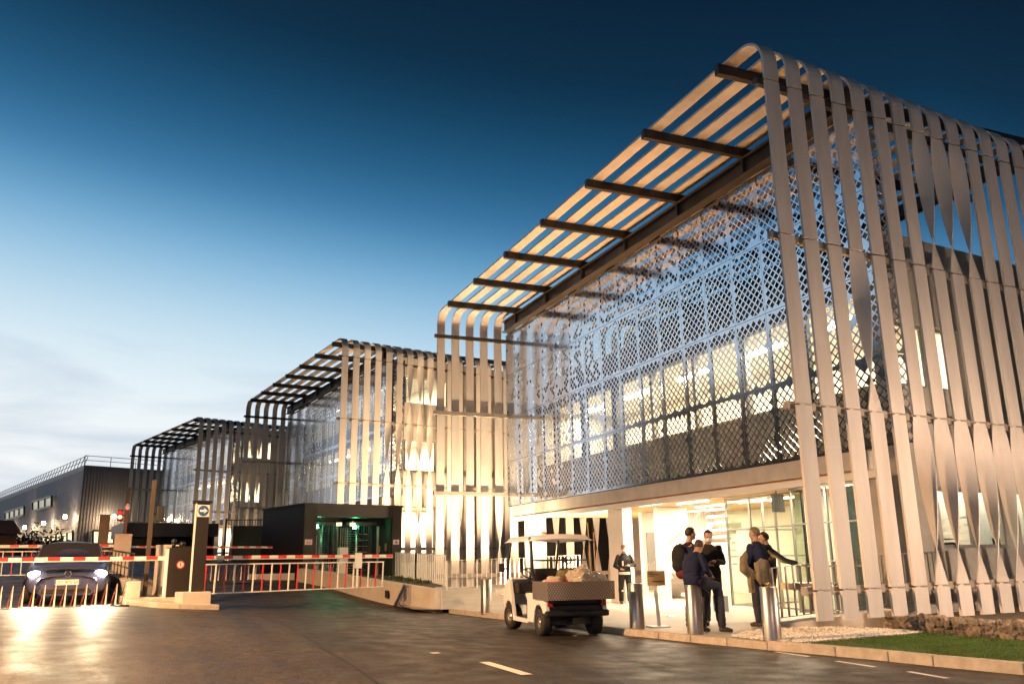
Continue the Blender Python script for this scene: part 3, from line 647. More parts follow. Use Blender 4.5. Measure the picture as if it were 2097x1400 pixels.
# gate cabinet of the near barriers
C_ = empty('barrier_cabinet', (.62, 22.42, .62), R(14), 'dark barrier cabinet with a small round red and white sign on its face', 'barrier cabinet')
b = MB(); b.box(-.24, .3, -.2, .06, 0, 1.12); b.build('housing', 'anthracite', C_, bevel=.01)
b = MB(); b.box(-.262, -.243, -.2, .04, 0, 1.1); b.build('side_panel', 'rail_white', C_)
b = MB(); b.tube([(-.1, -.02, 1.12), (-.1, -.02, 1.26)], .045, 12); b.ball((-.1, -.02, 1.27), .07, nu=12); b.ball((.1, 0, 1.2), .08, nu=12); b.box(-.02, .3, -.12, .12, 1.122, 1.16); b.build('beacon', 'black_plastic', C_)
rs = disc('round_sign', 'sign_red', C_, (.04, .73), .095, -.203); disc('sign_field', 'sign_white', rs, (.04, .73), .068, -.207)
b = MB(); b.box(.028, .05, -.214, -.209, .69, .765); b.ball((.04, -.211, .778), .011, .003, .011); b.bar((.0, -.2165, .77), (.08, -.2165, .69), .004, .014, upv=(0, 1, 0)); b.build('pictogram', 'sign_red', rs)
def barrier(name, a, e, z, label, group, skirt=0, first='white', nseg=None, r=.052, colalt=True, skip=(), dz=0):
    """striped boom from a to e at height z, optional hanging bars"""
    a, e = Vector((*a, z)), Vector((*e, z+dz)); Lb = (e-a).length; ang = math.atan2(e.y-a.y, e.x-a.x); A = empty(name, a, ang, label, 'barrier', group)
    sl = dz/Lb
    b = MB(); b.box(0, Lb, -r, r, -r, r); b.build('boom', 'white_paint', A, bevel=.02)
    n = nseg or round(Lb/.52); st = MB()
    for k in range(n): x = Lb*(k+.5)/n; st.box(x, x+.25, -r-.003, r+.003, -r*.5, r+.003)
    st.build('red_stripes', 'red_paint', A)
    if skirt:
        x = .35; k = 0
        b = MB(); b.box(.05, Lb-.3, -.014, .014, -.17, -.14); b.box(.3, Lb-.3, -.012, .012, -skirt-.015, -skirt+.012); b.build('skirt_rail', 'white_paint', A)
        while x < Lb-.25:
            b = MB(); b.bar((x, 0, -.14), (x-.02, 0, -skirt), .03, .026, upv=(0, 1, 0)); b.build('skirt_bar', 'red_paint' if k % 2 == 0 else 'white_paint', A); x += .262; k += 1
    return A
B2 = barrier('boom_barrier', (1.0, 22.6), (6.6, 25.2), 1.50, 'long red and white boom with hanging bars in front of the kiosk', 'red and white boom barriers', .84)
b = MB(); b.box(4.78, 5.02, -.08, -.07, -.32, .1); b.box(4.87, 4.93, -.05, -.03, -.84, -.1); b.build('end_plate', 'sign_white', B2)
barrier('boom_barrier', (.45, 22.5), (-6.2, 22.1), 1.50, 'red and white boom without bars passing in front of the car windscreen', 'red and white boom barriers')
barrier('boom_barrier', (-1.0, 31.7), (-9.2, 31.2), 1.98, 'farther boom with red and white hanging bars behind the car', 'red and white boom barriers', .87)
barrier('boom_barrier', (-.6, 32.0), (4.4, 35.0), 1.95, 'thin far boom without bars ending at the dark side wall of the kiosk', 'red and white boom barriers', r=.035)
mat('dull_red', (.30, .05, .03), .6)
def teeth(a, e, n, z, label, h=.47):
    G = empty('spike_row', (a[0], a[1], z), math.atan2(e[1]-a[1], e[0]-a[0]), label, 'traffic spikes', 'rows of raised spikes in the lanes'); Lb = math.dist(a, e)
    b = MB(); b.box(-.1, Lb+.1, -.05, .25, -.08, .012); b.build('base_plate', 'dark_steel', G)
    for k in range(n):
        x = Lb*k/(n-1); b = MB()
        b.mi = 0; q = b.pts([(x, -.03, 0), (x+.036, -.03, 0), (x+.036, .0, 0), (x, .0, 0), (x+.018, -.035, h), (x+.028, -.035, h)])
        for f in ((0,1,5,4), (1,2,5), (3,0,4), (2,3,4,5)): b.quad(*[q+i for i in f])
        b.mi = 1; q = b.pts([(x-.075, .16, 0), (x-.052, .16, 0), (x-.052, .18, 0), (x-.075, .18, 0), (x+.012, -.02, h*.93), (x+.022, -.02, h*.93)])
        for f in ((0,1,5,4), (1,2,5), (3,0,4), (2,3,4,5)): b.quad(*[q+i for i in f])
        b.build('spike', ['rail_white', 'dull_red'], G)
    return G
teeth((-3.4, 21.15), (-.42, 21.45), 16, .50, 'row of thin red and white spikes on the road in front of the car')
teeth((1.7, 31.2), (3.7, 31.9), 9, .80, 'row of slanted red and white spikes across the right lane beyond the long boom', .5)
# poles with signals
def signal_pole(loc, h, label, lx, lz, on, base=None, wdt=.11):
    P = empty('signal_pole', loc, 0, label, 'traffic light'); b = MB(); b.box(-wdt/2, wdt/2, -wdt/2, wdt/2, 0, h); b.build('pole', 'pole_brown', P, bevel=.008)
    b = MB(); b.box(lx-.085, lx+.085, -.16, .06, lz-.19, lz+.19); b.bar((0, 0, lz), (lx, 0, lz), .04, .04); sg = b.build('signal_head', 'black_plastic', P, bevel=.02)
    if on:
        for dzz, m in ((.08, 'red_off'), (-.06, 'signal_red')):
            b = MB(); b.lathe([(0, -.012), (.05, -.01), (.065, 0)], 16, axis='x'); o = b.build('signal_lens', m, sg); o.rotation_euler = (0, 0, R(90)); o.location = (lx, -.163, lz+dzz)
            b = MB(); b.smooth = True; b.tube([(lx, -.16, lz+dzz), (lx, -.23, lz+dzz)], .08, 14, caps=False); b.build('hood', 'black_plastic', sg)
        light('POINT', 'lamp', (lx, -.3, lz-.06), 14, (1, .03, .02), P, soft=.05)
    return P
mat('pole_brown', (.05, .035, .022), .5, .2, var=.15, vscale=3)
mat('signal_red', (1, .1, .05), .4, emit=(1, .09, .05), es=18); mat('red_off', (.5, .02, .02), .3, emit=(1, .02, .02), es=.8)
signal_pole((-.02, 23.2, .62), 2.78, 'brown pole with a dark signal head turned away, beside the barrier cabinet', .2, 1.95, False)
sp = signal_pole((-.80, 31.6, 2.36), 1.5, 'brown pole on a pale plinth with a glowing red traffic light', -.19, .60, True)
b = MB(); b.ball((.02, -.1, .86), .09, nu=12); b.box(-.03, .05, -.08, .0, .88, .98); b.build('camera_dome', 'white_paint', sp)
def plinth(loc, w, d, h, label, rz=0):
    b = MB(); b.box(-w/2, w/2, -d/2, d/2, -.1, h-.06); b.box(-w/2-.012, w/2+.012, -d/2-.012, d/2+.012, h-.059, h); o = b.build('barrier_plinth', 'pale_concrete', None, bevel=.012); o.location = loc; o.rotation_euler = (0, 0, rz); tag(o, label, 'plinth'); return o
plinth((-.83, 31.8, 1.12), .52, .5, 1.24, 'pale square plinth carrying the red traffic light pole')
plinth((.42, 23.9, .6), .44, .46, 1.24, 'pale square plinth directly behind the dark barrier cabinet', R(14))
DP = empty('dark_post', (-1.45, 31.9, 1.05), 0, 'dark brown post left of the red traffic light', 'post')
b = MB(); b.box(-.15, .15, -.12, .12, 0, 1.92); b.build('post', 'pole_brown', DP, bevel=.01); b = MB(); b.box(-.165, .165, -.135, .135, 1.92, 1.95); b.build('cap', 'black_paint', DP)
# retaining wall and terrace
TW = [(7.90, 24.82), (6.05, 32.0), (5.35, 33.75)]
tz = lambda x, y: .52+.068*(y-24.8)
tw_ = MB(); tw_.prism([(7.90, 24.85), (9.1, 28.1), (9.6, 33), (9.6, 37.5), (5.0, 37.5), (5.35, 33.75), (6.05, 32.0)], lambda x, y: gz(x, y)-.3, lambda x, y: .46+.03*(y-24.8))
tag(tw_.build('terrace', 'soil'), kind='structure')
b = MB()
for (p, q) in zip(TW, TW[1:]):
    d = Vector((q[0]-p[0], q[1]-p[1])).normalized(); n = Vector((-d.y, d.x))
    if n.x > 0: n = -n
    b.prism([(p[0]+n.x*.12, p[1]+n.y*.12), (p[0]-n.x*.12, p[1]-n.y*.12), (q[0]-n.x*.12, q[1]-n.y*.12), (q[0]+n.x*.12, q[1]+n.y*.12)], lambda x, y: gz(x, y)-.3, lambda x, y: tz(x, y)+.02)
b.prism([(8.03, 24.80), (9.12, 28.2), (8.9, 28.3), (7.9, 25.05)], -.3, .535)
rw = tag(b.build('retaining_wall', 'pale_concrete'), 'long pale concrete retaining wall sloping along the right lane below the railing', 'wall')
b = MB(); b.box(7.02, 7.06, 27.3, 27.6, .25, .47); o = b.build('wall_light', 'black_plastic', rw)
lw = MB(); lw.prism([(3.6, 33.3), (5.2, 34.3), (5.1, 34.6), (3.4, 33.6)], .4, .98); tag(lw.build('low_wall', 'pale_concrete', bevel=.015), 'short low concrete wall left of the kiosk foot', 'wall')
def railing(pts, label, m='rail_white', sp=.11, h=1.0, post=1.5, zoff=0, group='bar railings', bar=.012):
    Rl = empty('railing', (*pts[0][:2], pts[0][2]), 0, label, 'railing', group); o = Vector(pts[0])
    tr = MB(); br = MB()
    for p, q in zip(pts, pts[1:]):
        p, q = Vector(p)-o, Vector(q)-o; L_ = (q-p).length; d = (q-p)/L_
        tr.bar(p+Z_*h, q+Z_*h, .045, .014); tr.bar(p+Z_*.08, q+Z_*.08, .04, .012)
        n = round(L_/sp)
        for k in range(n+1): c = p+d*(L_*k/n); br.bar(c+Z_*.08, c+Z_*(h-.006), bar, .045, upv=(0, 1, 0)) if False else br.box(c.x-bar/2, c.x+bar/2, c.y-bar/2, c.y+bar/2, c.z+.085, c.z+h-.008)
        np_ = max(1, round(L_/post))
        for k in range(np_+1):
            c = p+d*(L_*k/np_); b = MB(); b.box(c.x-.02, c.x+.02, c.y-.03, c.y+.03, c.z, c.z+h-.003); b.build('post', m, Rl)
    tr.build('handrail', m, Rl); o2 = br.build('bars', m, Rl); return Rl
railing([(9.15, 28.0, .53), (9.3, 32.0, .63), (9.42, 35.6, .72)], 'pale bar railing on the terrace right of the kiosk', sp=.27, bar=.032)
railing([(9.7, 29.5, .35), (13.5, 30.6, .42), (16.0, 31.6, .5)], 'pale bar railing under the far slats of the nearest building', sp=.22, bar=.022)
# small plants on the terrace
pl = MB()
for k in range(40):
    x = 8.3+rnd.random()*.6; y = rnd.choice((29, 30.2, 31.5, 32.5))+rnd.gauss(0, .25); z = .45+.03*(y-24.8)
    for j in range(14):
        a = rnd.uniform(0, 6.3); l_ = rnd.uniform(.05, .16); p = Vector((x+rnd.gauss(0, .05), y+rnd.gauss(0, .05), z+rnd.uniform(0, .09)))
        q = pl.pts([p, p+Vector((math.cos(a)*l_*.4, math.sin(a)*l_*.4, l_*.7)), p+Vector((math.cos(a+.5)*l_*.5, math.sin(a+.5)*l_*.5, l_*.4))]); pl.quad(q, q+1, q+2)
mat('leaf', (.05, .075, .025), .7, var=.4, vscale=9)
tag(pl.build('ground_cover', 'leaf'), 'tufts of low planting on the terrace in front of the pale railing', 'plants', kind='stuff')
# turnstile kiosk
K = empty('turnstile_kiosk', (5.5, 34.5, .68), .25, 'black box kiosk with green lights over two full-height turnstiles', 'kiosk')
W_, D_, H_ = 4.35, 4.4, 2.95
b = MB(); b.box(0, .06, .061, D_, 0, H_-.07); b.build('side_wall', 'anthracite', K); b = MB(); b.box(W_-.06, W_, .061, D_, 0, H_-.07); b.build('side_wall', 'anthracite', K)
b = MB(); b.box(0, .5, 0, .06, 0, H_-.07); b.box(W_-.46, W_, 0, .06, 0, H_-.07); b.box(.5, W_-.46, 0, .06, H_-.5, H_-.07); b.box(.5, .56, .06, .5, 0, H_-.5); b.box(W_-.52, W_-.46, .06, .5, 0, H_-.5); b.build('portal', 'anthracite', K, bevel=.006)
b = MB(); b.box(-.04, W_+.04, -.04, D_+.04, H_-.07, H_); b.build('roof', 'anthracite', K)
b = MB(); b.box(.56, W_-.52, .062, D_, H_-.52, H_-.5); b.build('ceiling', 'frame_dark', K)
b = MB(); b.box(.06, W_-.06, D_-.4, D_-.35, 2.2, H_-.52); b.box(.06, .9, D_-.4, D_-.35, 0, 2.2); b.box(3.4, W_-.06, D_-.4, D_-.35, 0, 2.2); b.build('back_wall', 'anthracite', K)
mat('green_lamp', (.1, 1, .5), .4, emit=(.12, 1, .42), es=55)
for x in (.95, 2.65):
    b = MB(); b.box(x-.07, x+.07, .93, 1.0, 2.02, 2.16); b.build('green_lamp', 'green_lamp', K)
    light('POINT', 'lamp', (x, .86, 2.12), 16, (.05, 1, .38), K, soft=.05)
for x in (1.75, 2.35): b = MB(); b.box(x-.12, x+.12, .55, .57, 2.1, 2.24); b.build('sign_plate', 'lit_window', K)
b = MB(); b.box(.06, .36, -.012, 0, 1.35, 1.55); sgn = b.build('sign_plate', 'sign_white', K)
b = MB(); [b.box(.1, .32, -.016, -.0125, z, z+.018) for z in (1.4, 1.44, 1.49)]; b.build('print', 'sign_red', sgn)
b = MB(); b.box(W_-.4, W_-.12, -.012, 0, 1.35, 1.55); sgn = b.build('sign_plate', 'sign_white', K)
b = MB(); q = b.pts([(W_-.33, -.016, 1.42), (W_-.19, -.016, 1.42), (W_-.26, -.016, 1.53)]); b.quad(q, q+1, q+2); b.box(W_-.35, W_-.17, -.016, -.0125, 1.375, 1.395); b.build('print', 'sign_red', sgn)
def turnstile(x):
    t = MB()
    for k in range(19):
        z = .12+k*.1
        t.tube([(x-.02, 1.35, z), (x+.5*math.cos(.5), 1.35+.5*math.sin(.5), z)], .014, 6); t.tube([(x, 1.35, z), (x-.5, 1.3, z)], .014, 6); t.tube([(x, 1.35, z), (x+.1, 1.85, z)], .014, 6)
    t.tube([(x, 1.35, 0), (x, 1.35, 2.15)], .05, 10); t.build('rotor', 'steel', K)
    c = MB()
    for k in range(10): a = -1.9+k*.38; c.tube([(x+.62*math.cos(a), 1.35+.62*math.sin(a), 0), (x+.62*math.cos(a), 1.35+.62*math.sin(a), 2.15)], .016, 6)
    c.box(x-.7, x+.7, .9, 2.0, 2.15, 2.28) ; c.build('cage', 'frame_dark', K)
turnstile(1.35); turnstile(2.95)
f = MB()
for k in range(5): f.bar((.62+k*.12, .7, 0), (.62+k*.12, .7, 2.0), .025, .025)
for k in range(4): f.bar((2.02+k*.1, .95, 0), (2.02+k*.1, .95, 2.05), .025, .025)
for k in range(7): f.bar((2.5, .8, .35+k*.24), (3.2, .8, .35+k*.24), .02, .02)
f.bar((3.55, .6, 0), (3.55, .6, 2.1), .08, .08); f.build('guard_bars', 'galvanised', K)
b = MB(); b.box(1.72, 2.1, .35, .6, 0, 1.25); b.build('card_reader', 'white_paint', K, bevel=.02)
b = MB(); b.box(3.48, 3.62, .5, .56, 1.05, 1.3); b.box(3.75, 3.85, .3, .36, 1.1, 1.4); b.build('intercom', 'kraft_board', K)
light('AREA', 'lamp', (2.0, 3.2, 2.3), 30, (.8, 1, .75), K, 2.2, 1)
# darker shelter and fence farther left
SH = empty('gate_shelter', (-1.2, 46.0, 1.4), .15, 'low black shelter roof below the farthest ribbed building', 'shelter')
b = MB(); b.prism([(0, 0), (4.4, 0), (4.4, 5), (0, 5)], 1.3, 1.95); b.build('roof', 'black_paint', SH)
b = MB(); b.box(.05, 4.3, 3.2, 3.3, -.2, 1.3); b.box(.05, .15, .3, 3.2, -.2, 1.3); b.box(4.2, 4.3, .3, 3.2, -.2, 1.3); b.build('wall', 'black_paint', SH)
mat('fence_green', (.018, .03, .02), .5)
def dark_fence(a, e, z, h, label):
    Fq = empty('bar_fence', (a[0], a[1], z), math.atan2(e[1]-a[1], e[0]-a[0]), label, 'fence', 'dark bar fences between the gates'); L_ = math.dist(a, e); b = MB()
    n = round(L_/.12)
    for k in range(n+1): b.box(L_*k/n-.012, L_*k/n+.012, -.012, .012, 0, h-.02)
    b.build('bars', 'fence_green', Fq); b = MB(); b.box(0, L_, -.02, .02, h-.04, h); b.box(0, L_, -.02, .02, .1, .14); b.build('rail', 'fence_green', Fq)
    for k in range(round(L_/2.5)+1): x = L_*k/round(L_/2.5); b = MB(); b.box(x-.04, x+.04, -.04, .04, 0, h+.05); b.build('post', 'fence_green', Fq)
dark_fence((3.2, 42.5), (7.9, 41.0), 1.15, 2.2, 'dark green bar fence between the far shelter and the kiosk')
dark_fence((8.2, 41.6), (8.0, 37.6), 1.1, 2.3, 'dark green bar fence running back from the kiosk roof')
b = MB(); b.box(3.6, 5.0, 43.2, 43.5, 1.2, 3.1); tag(b.build('service_cabinet', 'fence_green', bevel=.03), 'dark green service cabinet behind the bar fence', 'cabinet')
# fence, plinth and stone basket wall at the foot of the near slats
def BL(lx, ly, z): X0, Y0, a, dz = ORI[0]; return (X0+lx, Y0+ly, z)
b = MB(); b.prism([(10.97, 13.59), (13.25, 12.99), (13.35, 13.35), (11.05, 13.95)], -.1, lambda x, y: .10+.10*(x-10.97)); tag(b.build('plinth_wall', 'pale_concrete', bevel=.012), 'low pale concrete plinth under the bar fence, behind the white gravel', 'wall')
railing([(11.08, 13.78, .12), (13.2, 13.22, .32), (15.2, 13.3, .4)], 'grey bar fence on the plinth behind the first hanging slats', 'rail_metal', sp=.145, h=1.0, post=1.25, bar=.03)
ub = empty('steel_tube_rail', (11.75, 13.35, .86), 0, 'square steel tube with an open end sticking out behind the bar fence', 'rail')
b = MB()
for (x0, x1, z0, z1) in ((0, .13, 0, .012), (0, .13, .118, .13), (0, .012, .013, .117), (.118, .13, .013, .117)): b.box(x0-.1, x1+.5 if x0 == 0 and x1 == .13 else x1-.1+.0, -.05, .9, z0-.16, z1-.16)
b.build('tube', 'galvanised', ub)
mat('stone', (.19, .15, .11), .9, var=.6, vscale=4, bump=.8, bscale=9, c2=(.42, .33, .24))
GW = empty('stone_basket_wall', (0, 0, 0), 0, 'wire basket wall filled with rough brown stones beside the grass', 'wall')
GP = [(13.0, 12.98), (12.63, 11.75), (12.72, 9.9), (12.95, 6.0)]
b = MB(); rs_ = random.Random(3); wm = MB(); core = MB()
for (p, q2) in zip(GP, GP[1:]):
    L_ = math.dist(p, q2); d = Vector((q2[0]-p[0], q2[1]-p[1], 0))/L_; n_ = Vector((d.y, -d.x, 0)); n_ = -n_ if n_.x > 0 else n_
    P0 = Vector((*p, 0)); P1 = Vector((*q2, 0)); core.prism([(P0-n_*.02)[:2], (P1-n_*.02)[:2], (P1-n_*.4)[:2], (P0-n_*.4)[:2]], -.2, .24)
    for k in range(int(L_*90)):
        r = rs_.uniform(.03, .085); c = P0+d*rs_.uniform(0, L_)+n_*rs_.uniform(-.12, .03); c.z = rs_.uniform(.0, .27); q = len(b.v); rm = Matrix.Rotation(rs_.uniform(0, 6), 3, Vector((rs_.random(), rs_.random(), rs_.random())))
        for j in range(5):
            for i in range(7):
                a_, e_ = 2*math.pi*i/7, math.pi*(j+.5)/5-math.pi/2; k_ = rs_.uniform(.75, 1.1); b.v.append(tuple(c+rm @ Vector((r*1.3*k_*math.cos(e_)*math.cos(a_), r*k_*math.cos(e_)*math.sin(a_), r*.8*k_*math.sin(e_)))))
        for j in range(4):
            for i in range(7): b.quad(q+j*7+i, q+j*7+(i+1) % 7, q+(j+1)*7+(i+1) % 7, q+(j+1)*7+i)
        b.quad(*[q+i for i in range(7)][::-1]); b.quad(*[q+28+i for i in range(7)])
    for k in range(int(L_/.075)): c = P0+d*k*.075+n_*.1; wm.box(c.x-.002, c.x+.002, c.y-.002, c.y+.002, -.02, .3)
    for k in range(5): wm.bar(P0+n_*.103+Z_*(.02+k*.07), P1+n_*.103+Z_*(.02+k*.07), .004, .004)
b.build('stones', 'stone', GW); core.build('stone_core', 'soil', GW); wm.build('wire_mesh', 'galvanised', GW)
# distant corrugated hall
A, Bp = (-7.45, 106.0), (-23.6, 163.0)
H0 = 11.97; RR = (31.0, 14.5)
hall = empty('corrugated_hall', (A[0], A[1], 0), 0, 'large dark grey corrugated hall with floodlights on its walls, far left', 'building')
def corr(p, q, name):
    b = MB(); L_ = math.dist(p, q); n = int(L_/.33); d = ((q[0]-p[0])/L_, (q[1]-p[1])/L_); nn = (d[1], -d[0]); ps = []
    for k in range(n):
        for (t, o) in ((0, 0), (.35, 0), (.5, .035), (.85, .035)): s_ = (k+t)*L_/n; ps.append((p[0]+d[0]*s_+nn[0]*o, p[1]+d[1]*s_+nn[1]*o))
    ps.append(q); m = b.pts([(x, y, 0) for x, y in ps]+[(x, y, H0) for x, y in ps])
    for i in range(len(ps)-1): b.quad(m+i, m+i+1, m+len(ps)+i+1, m+len(ps)+i)
    return b.build(name, 'corrugated', hall)
lA, lB = (0, 0), (Bp[0]-A[0], Bp[1]-A[1])
corr(lA, lB, 'wall'); corr(lA, RR, 'wall')
b = MB(); b.prism([lA, RR, (RR[0]+lB[0], RR[1]+lB[1]), lB], H0-.3, H0+.25); b.build('roof', 'corrugated', hall)
b = MB(); L_ = math.dist(lA, lB); n = 34
for k in range(n+1): t = k/n; b.bar((lB[0]*t, lB[1]*t, H0+.2), (lB[0]*t+.3, lB[1]*t, H0+1.3), .07, .07)
for k in range(13): t = k/12; b.bar((RR[0]*t, RR[1]*t, H0+.2), (RR[0]*t, RR[1]*t, H0+1.3), .07, .07)
for z in (.8, 1.3): b.bar((.2, 0, H0+z), (lB[0]+.2, lB[1], H0+z), .06, .06); b.bar((0, 0, H0+z), (RR[0], RR[1], H0+z), .06, .06)
b.build('roof_rail', 'galvanised', hall)
def onhall(x, y, face):
    P = onplane(x, y, A, Bp if face == 'L' else (A[0]+RR[0], A[1]+RR[1])); return P-Vector((A[0], A[1], 0))
def hwin(px, face, m, nm):
    o = Vector((.12, -.25, 0)) if face == 'R' else Vector((-.25, -.1, 0)); P = [onhall(x, y, face)+o for x, y in px]
    b = MB(); q = b.pts(P); b.quad(q, q+1, q+2, q+3); w_ = b.build('window', m, hall)
    f = MB(); o2 = o*.5
    for i in range(4): f.bar(P[i]+o2, P[(i+1) % 4]+o2, .22, .22)
    for k in range(1, nm): t = k/nm; f.bar(P[0].lerp(P[1], t)+o2, P[3].lerp(P[2], t)+o2, .18, .18)
    f.build('frame', 'frame_dark', w_)
hwin([(16, 1049), (56, 1037), (56, 1054), (16, 1065)], 'L', 'lit_window_dim', 4)
hwin([(73, 1027), (113, 1016), (113, 1036), (73, 1046)], 'L', 'lit_window_dim', 3)
hwin([(92, 1098), (157, 1087), (157, 1108), (92, 1112)], 'L', 'lit_window', 6)
hwin([(187, 1086), (230, 1087), (230, 1113), (187, 1113)], 'R', 'lit_window', 2)
hwin([(246, 1087), (283, 1088), (283, 1106), (246, 1106)], 'R', 'lit_window', 2)
for (x, y, f) in ((152, 1058, 'L'), (107, 1071, 'L'), (67, 1079, 'L'), (30, 1088, 'L'), (228, 1058, 'R')):
    P = onhall(x, y, f)+(Vector((-.9, -.3, 0)) if f == 'L' else Vector((.3, -1.0, 0))); b = MB(); b.ball(P, .2, nu=12); b.build('floodlight', 'flood_white', hall)
    light('POINT', 'lamp', P+Vector((-.6, -.4, -.5) if f == 'L' else (0, -.7, -.5)), 420, (1, .62, .30), hall, soft=.3)
# tall trees across the road, outside the frame; the mirror screen reflects them
tb = MB()
for k in range(13):
    cx, cy = -17+rnd.uniform(-1, 1), 22+k*4.2; h = rnd.uniform(14.5, 17.5); tb.smooth = False
    tb.ball((cx, cy, h*.52), 2.2, 2.6, h*.44, 10, 8, .3); tb.tube([(cx, cy, 0), (cx, cy, h*.4)], .22, 7)
    for j in range(1500):
        a = rnd.uniform(0, 6.3); e = rnd.uniform(-1.2, 1.57); rr = rnd.uniform(.85, 1.15); p = Vector((cx+2.9*rr*math.cos(e)*math.cos(a), cy+3.2*rr*math.cos(e)*math.sin(a), h*.52+h*.48*rr*math.sin(e)))
        u = Vector((rnd.gauss(0, 1), rnd.gauss(0, 1), rnd.gauss(0, 1))).normalized(); v = u.orthogonal().normalized(); s_ = rnd.uniform(.15, .4)
        q = tb.pts([p-u*s_, p+v*s_*.5, p+u*s_, p-v*s_*.5]); tb.quad(q, q+1, q+2, q+3)
mat('leaf_dark', (.035, .045, .022), .8, var=.4, vscale=2)
tag(tb.build('tree_belt', 'leaf_dark'), 'belt of tall dark trees across the road outside the frame', 'trees', kind='stuff')
# hedge and small brick building at the far left edge
def leafmass(name, cx, cy, z0, sx, sy, h, n, size, label, cat, kind=None):
    b = MB()
    for k in range(n):
        a = rnd.uniform(0, 6.3); e = math.asin(rnd.uniform(0, 1)); rr = rnd.uniform(.75, 1.05)*(1+.22*math.sin(a*5+cx)+.15*math.sin(a*11+e*7))
        p = Vector((cx+sx*rr*math.cos(e)*math.cos(a), cy+sy*rr*math.cos(e)*math.sin(a), z0+h*rr*math.sin(e)))
        u = Vector((rnd.gauss(0, 1), rnd.gauss(0, 1), rnd.gauss(0, 1))).normalized(); v = u.orthogonal().normalized(); s_ = size*rnd.uniform(.6, 1.4)
        q = b.pts([p-u*s_, p+v*s_*.5, p+u*s_, p-v*s_*.5]); b.quad(q, q+1, q+2, q+3)
    o = b.build(name, 'leaf_dark'); return tag(o, label, cat, kind=kind)
mat('leaf_dark', (.035, .045, .022), .8, var=.4, vscale=2)
P = at(70, 1150, 60); leafmass('hedge', P.x, P.y, 1.2, 2.8, 1.4, 2.3, 2600, .13, 'dark ragged hedge behind the far boom, left of the car roof', 'hedge', 'stuff')
P = at(12, 1150, 48); cb = empty('brick_house', (P.x-1.4, P.y, 1.3), R(20), 'small reddish brick building cut by the left edge of the picture', 'building')
mat('old_brick', (.28, .15, .11), .9, var=.35, vscale=5, bump=.3, bscale=20)
b = MB(); b.box(-2, 1.8, 0, 4, -.5, 1.95); b.build('wall', 'old_brick', cb); b = MB(); b.xprism([(-.3, 1.9), (4.3, 1.9), (2, 2.75)], -2.2, 2.0); b.build('roof', 'old_brick', cb)
# ------------------------------------------------------------------ the car
mat('car_paint', (.075, .082, .16), .25, .4, spec=.6); mat('car_glass', (.03, .03, .038), .06, .1); mat('chrome', (.8, .8, .8), .12, 1); mat('tyre', (.018, .017, .016), .75, bump=.2, bscale=40)
mat('headlamp', (1, 1, 1), .2, emit=(1, .86, .60), es=260); mat('headlamp_rim', (1, 1, 1), .2, emit=(1, .82, .52), es=9); mat('plate', (.75, .74, .66), .5); mat('plate_ink', (.03, .03, .04), .5); mat('rim_metal', (.55, .52, .46), .3, .8)
def loft(secs, name, m, par, sub=1, cap=True):            # secs: (y, [(x, z) half outline bottom -> top]); mirrored
    b = MB(); b.smooth = True; n = len(secs[0][1])
    for y, h in secs:
        b.pts([(x, y if not isinstance(y, (list, tuple)) else y[i], z) for i, (x, z) in enumerate(h)]+[(-x, y if not isinstance(y, (list, tuple)) else y[n-1-i], z) for i, (x, z) in enumerate(reversed(h))])
    w2 = 2*n
    for i in range(len(secs)-1):
        for k in range(w2): b.quad(i*w2+k, i*w2+(k+1) % w2, (i+1)*w2+(k+1) % w2, (i+1)*w2+k)
    if cap: b.quad(*range(w2)); b.quad(*[(len(secs)-1)*w2+k for k in range(w2)][::-1])
    return b.build(name, m, par, sub=sub)
CAR = empty('car', (-1.84, 24.9, gz(-2.1, 25.3)), R(184), 'dark blue saloon car facing the viewer with both headlights shining', 'car')
# local: +y is the front of the car
bs = [(-2.15, [(.55, .35), (.72, .42), (.78, .70), (.70, .95), (.40, 1.0), (.05, 1.0)]),
      (-1.95, [(.70, .20), (.86, .38), (.89, .72), (.82, .99), (.45, 1.04), (.05, 1.05)]),
      (-1.2, [(.72, .18), (.90, .36), (.92, .74), (.86, .98), (.5, 1.02), (.05, 1.03)]),
      (0.0, [(.72, .18), (.90, .36), (.92, .74), (.86, .95), (.5, .98), (.05, .98)]),
      (.9, [(.72, .18), (.90, .36), (.92, .72), (.84, .93), (.5, .98), (.05, 1.0)]),
      (1.5, [(.72, .18), (.90, .34), (.91, .68), (.82, .84), (.5, .91), (.05, .93)]),
      (1.95, [(.70, .17), (.87, .30), (.87, .60), (.78, .76), (.5, .82), (.05, .84)]),
      (2.18, [(.62, .17), (.76, .27), (.78, .52), (.70, .66), (.45, .71), (.05, .73)]),
      (2.28, [(.50, .19), (.60, .26), (.62, .46), (.56, .56), (.35, .60), (.05, .62)])]
loft(bs, 'body', 'car_paint', CAR, 2)
cabs = [(-1.75, [(.70, .94), (.66, 1.05), (.4, 1.08), (.05, 1.09)]), (-1.1, [(.80, .94), (.66, 1.30), (.42, 1.37), (.05, 1.38)]), (-.3, [(.83, .94), (.67, 1.36), (.42, 1.45), (.05, 1.46)]),
        (.25, [(.83, .94), (.66, 1.33), (.42, 1.43), (.05, 1.45)]), (1.12, [(.78, .92), (.70, .97), (.45, 1.0), (.05, 1.01)])]
loft(cabs, 'cabin', 'car_paint', CAR, 1)
b = MB(); b.pts([(-.70, 1.10, .985), (.70, 1.10, .985), (.585, .38, 1.352), (.3, .36, 1.40), (-.3, .36, 1.40), (-.585, .38, 1.352)]); b.quad(0, 1, 2, 3, 4, 5); o = b.build('windscreen', 'car_glass', CAR, solid=.01)
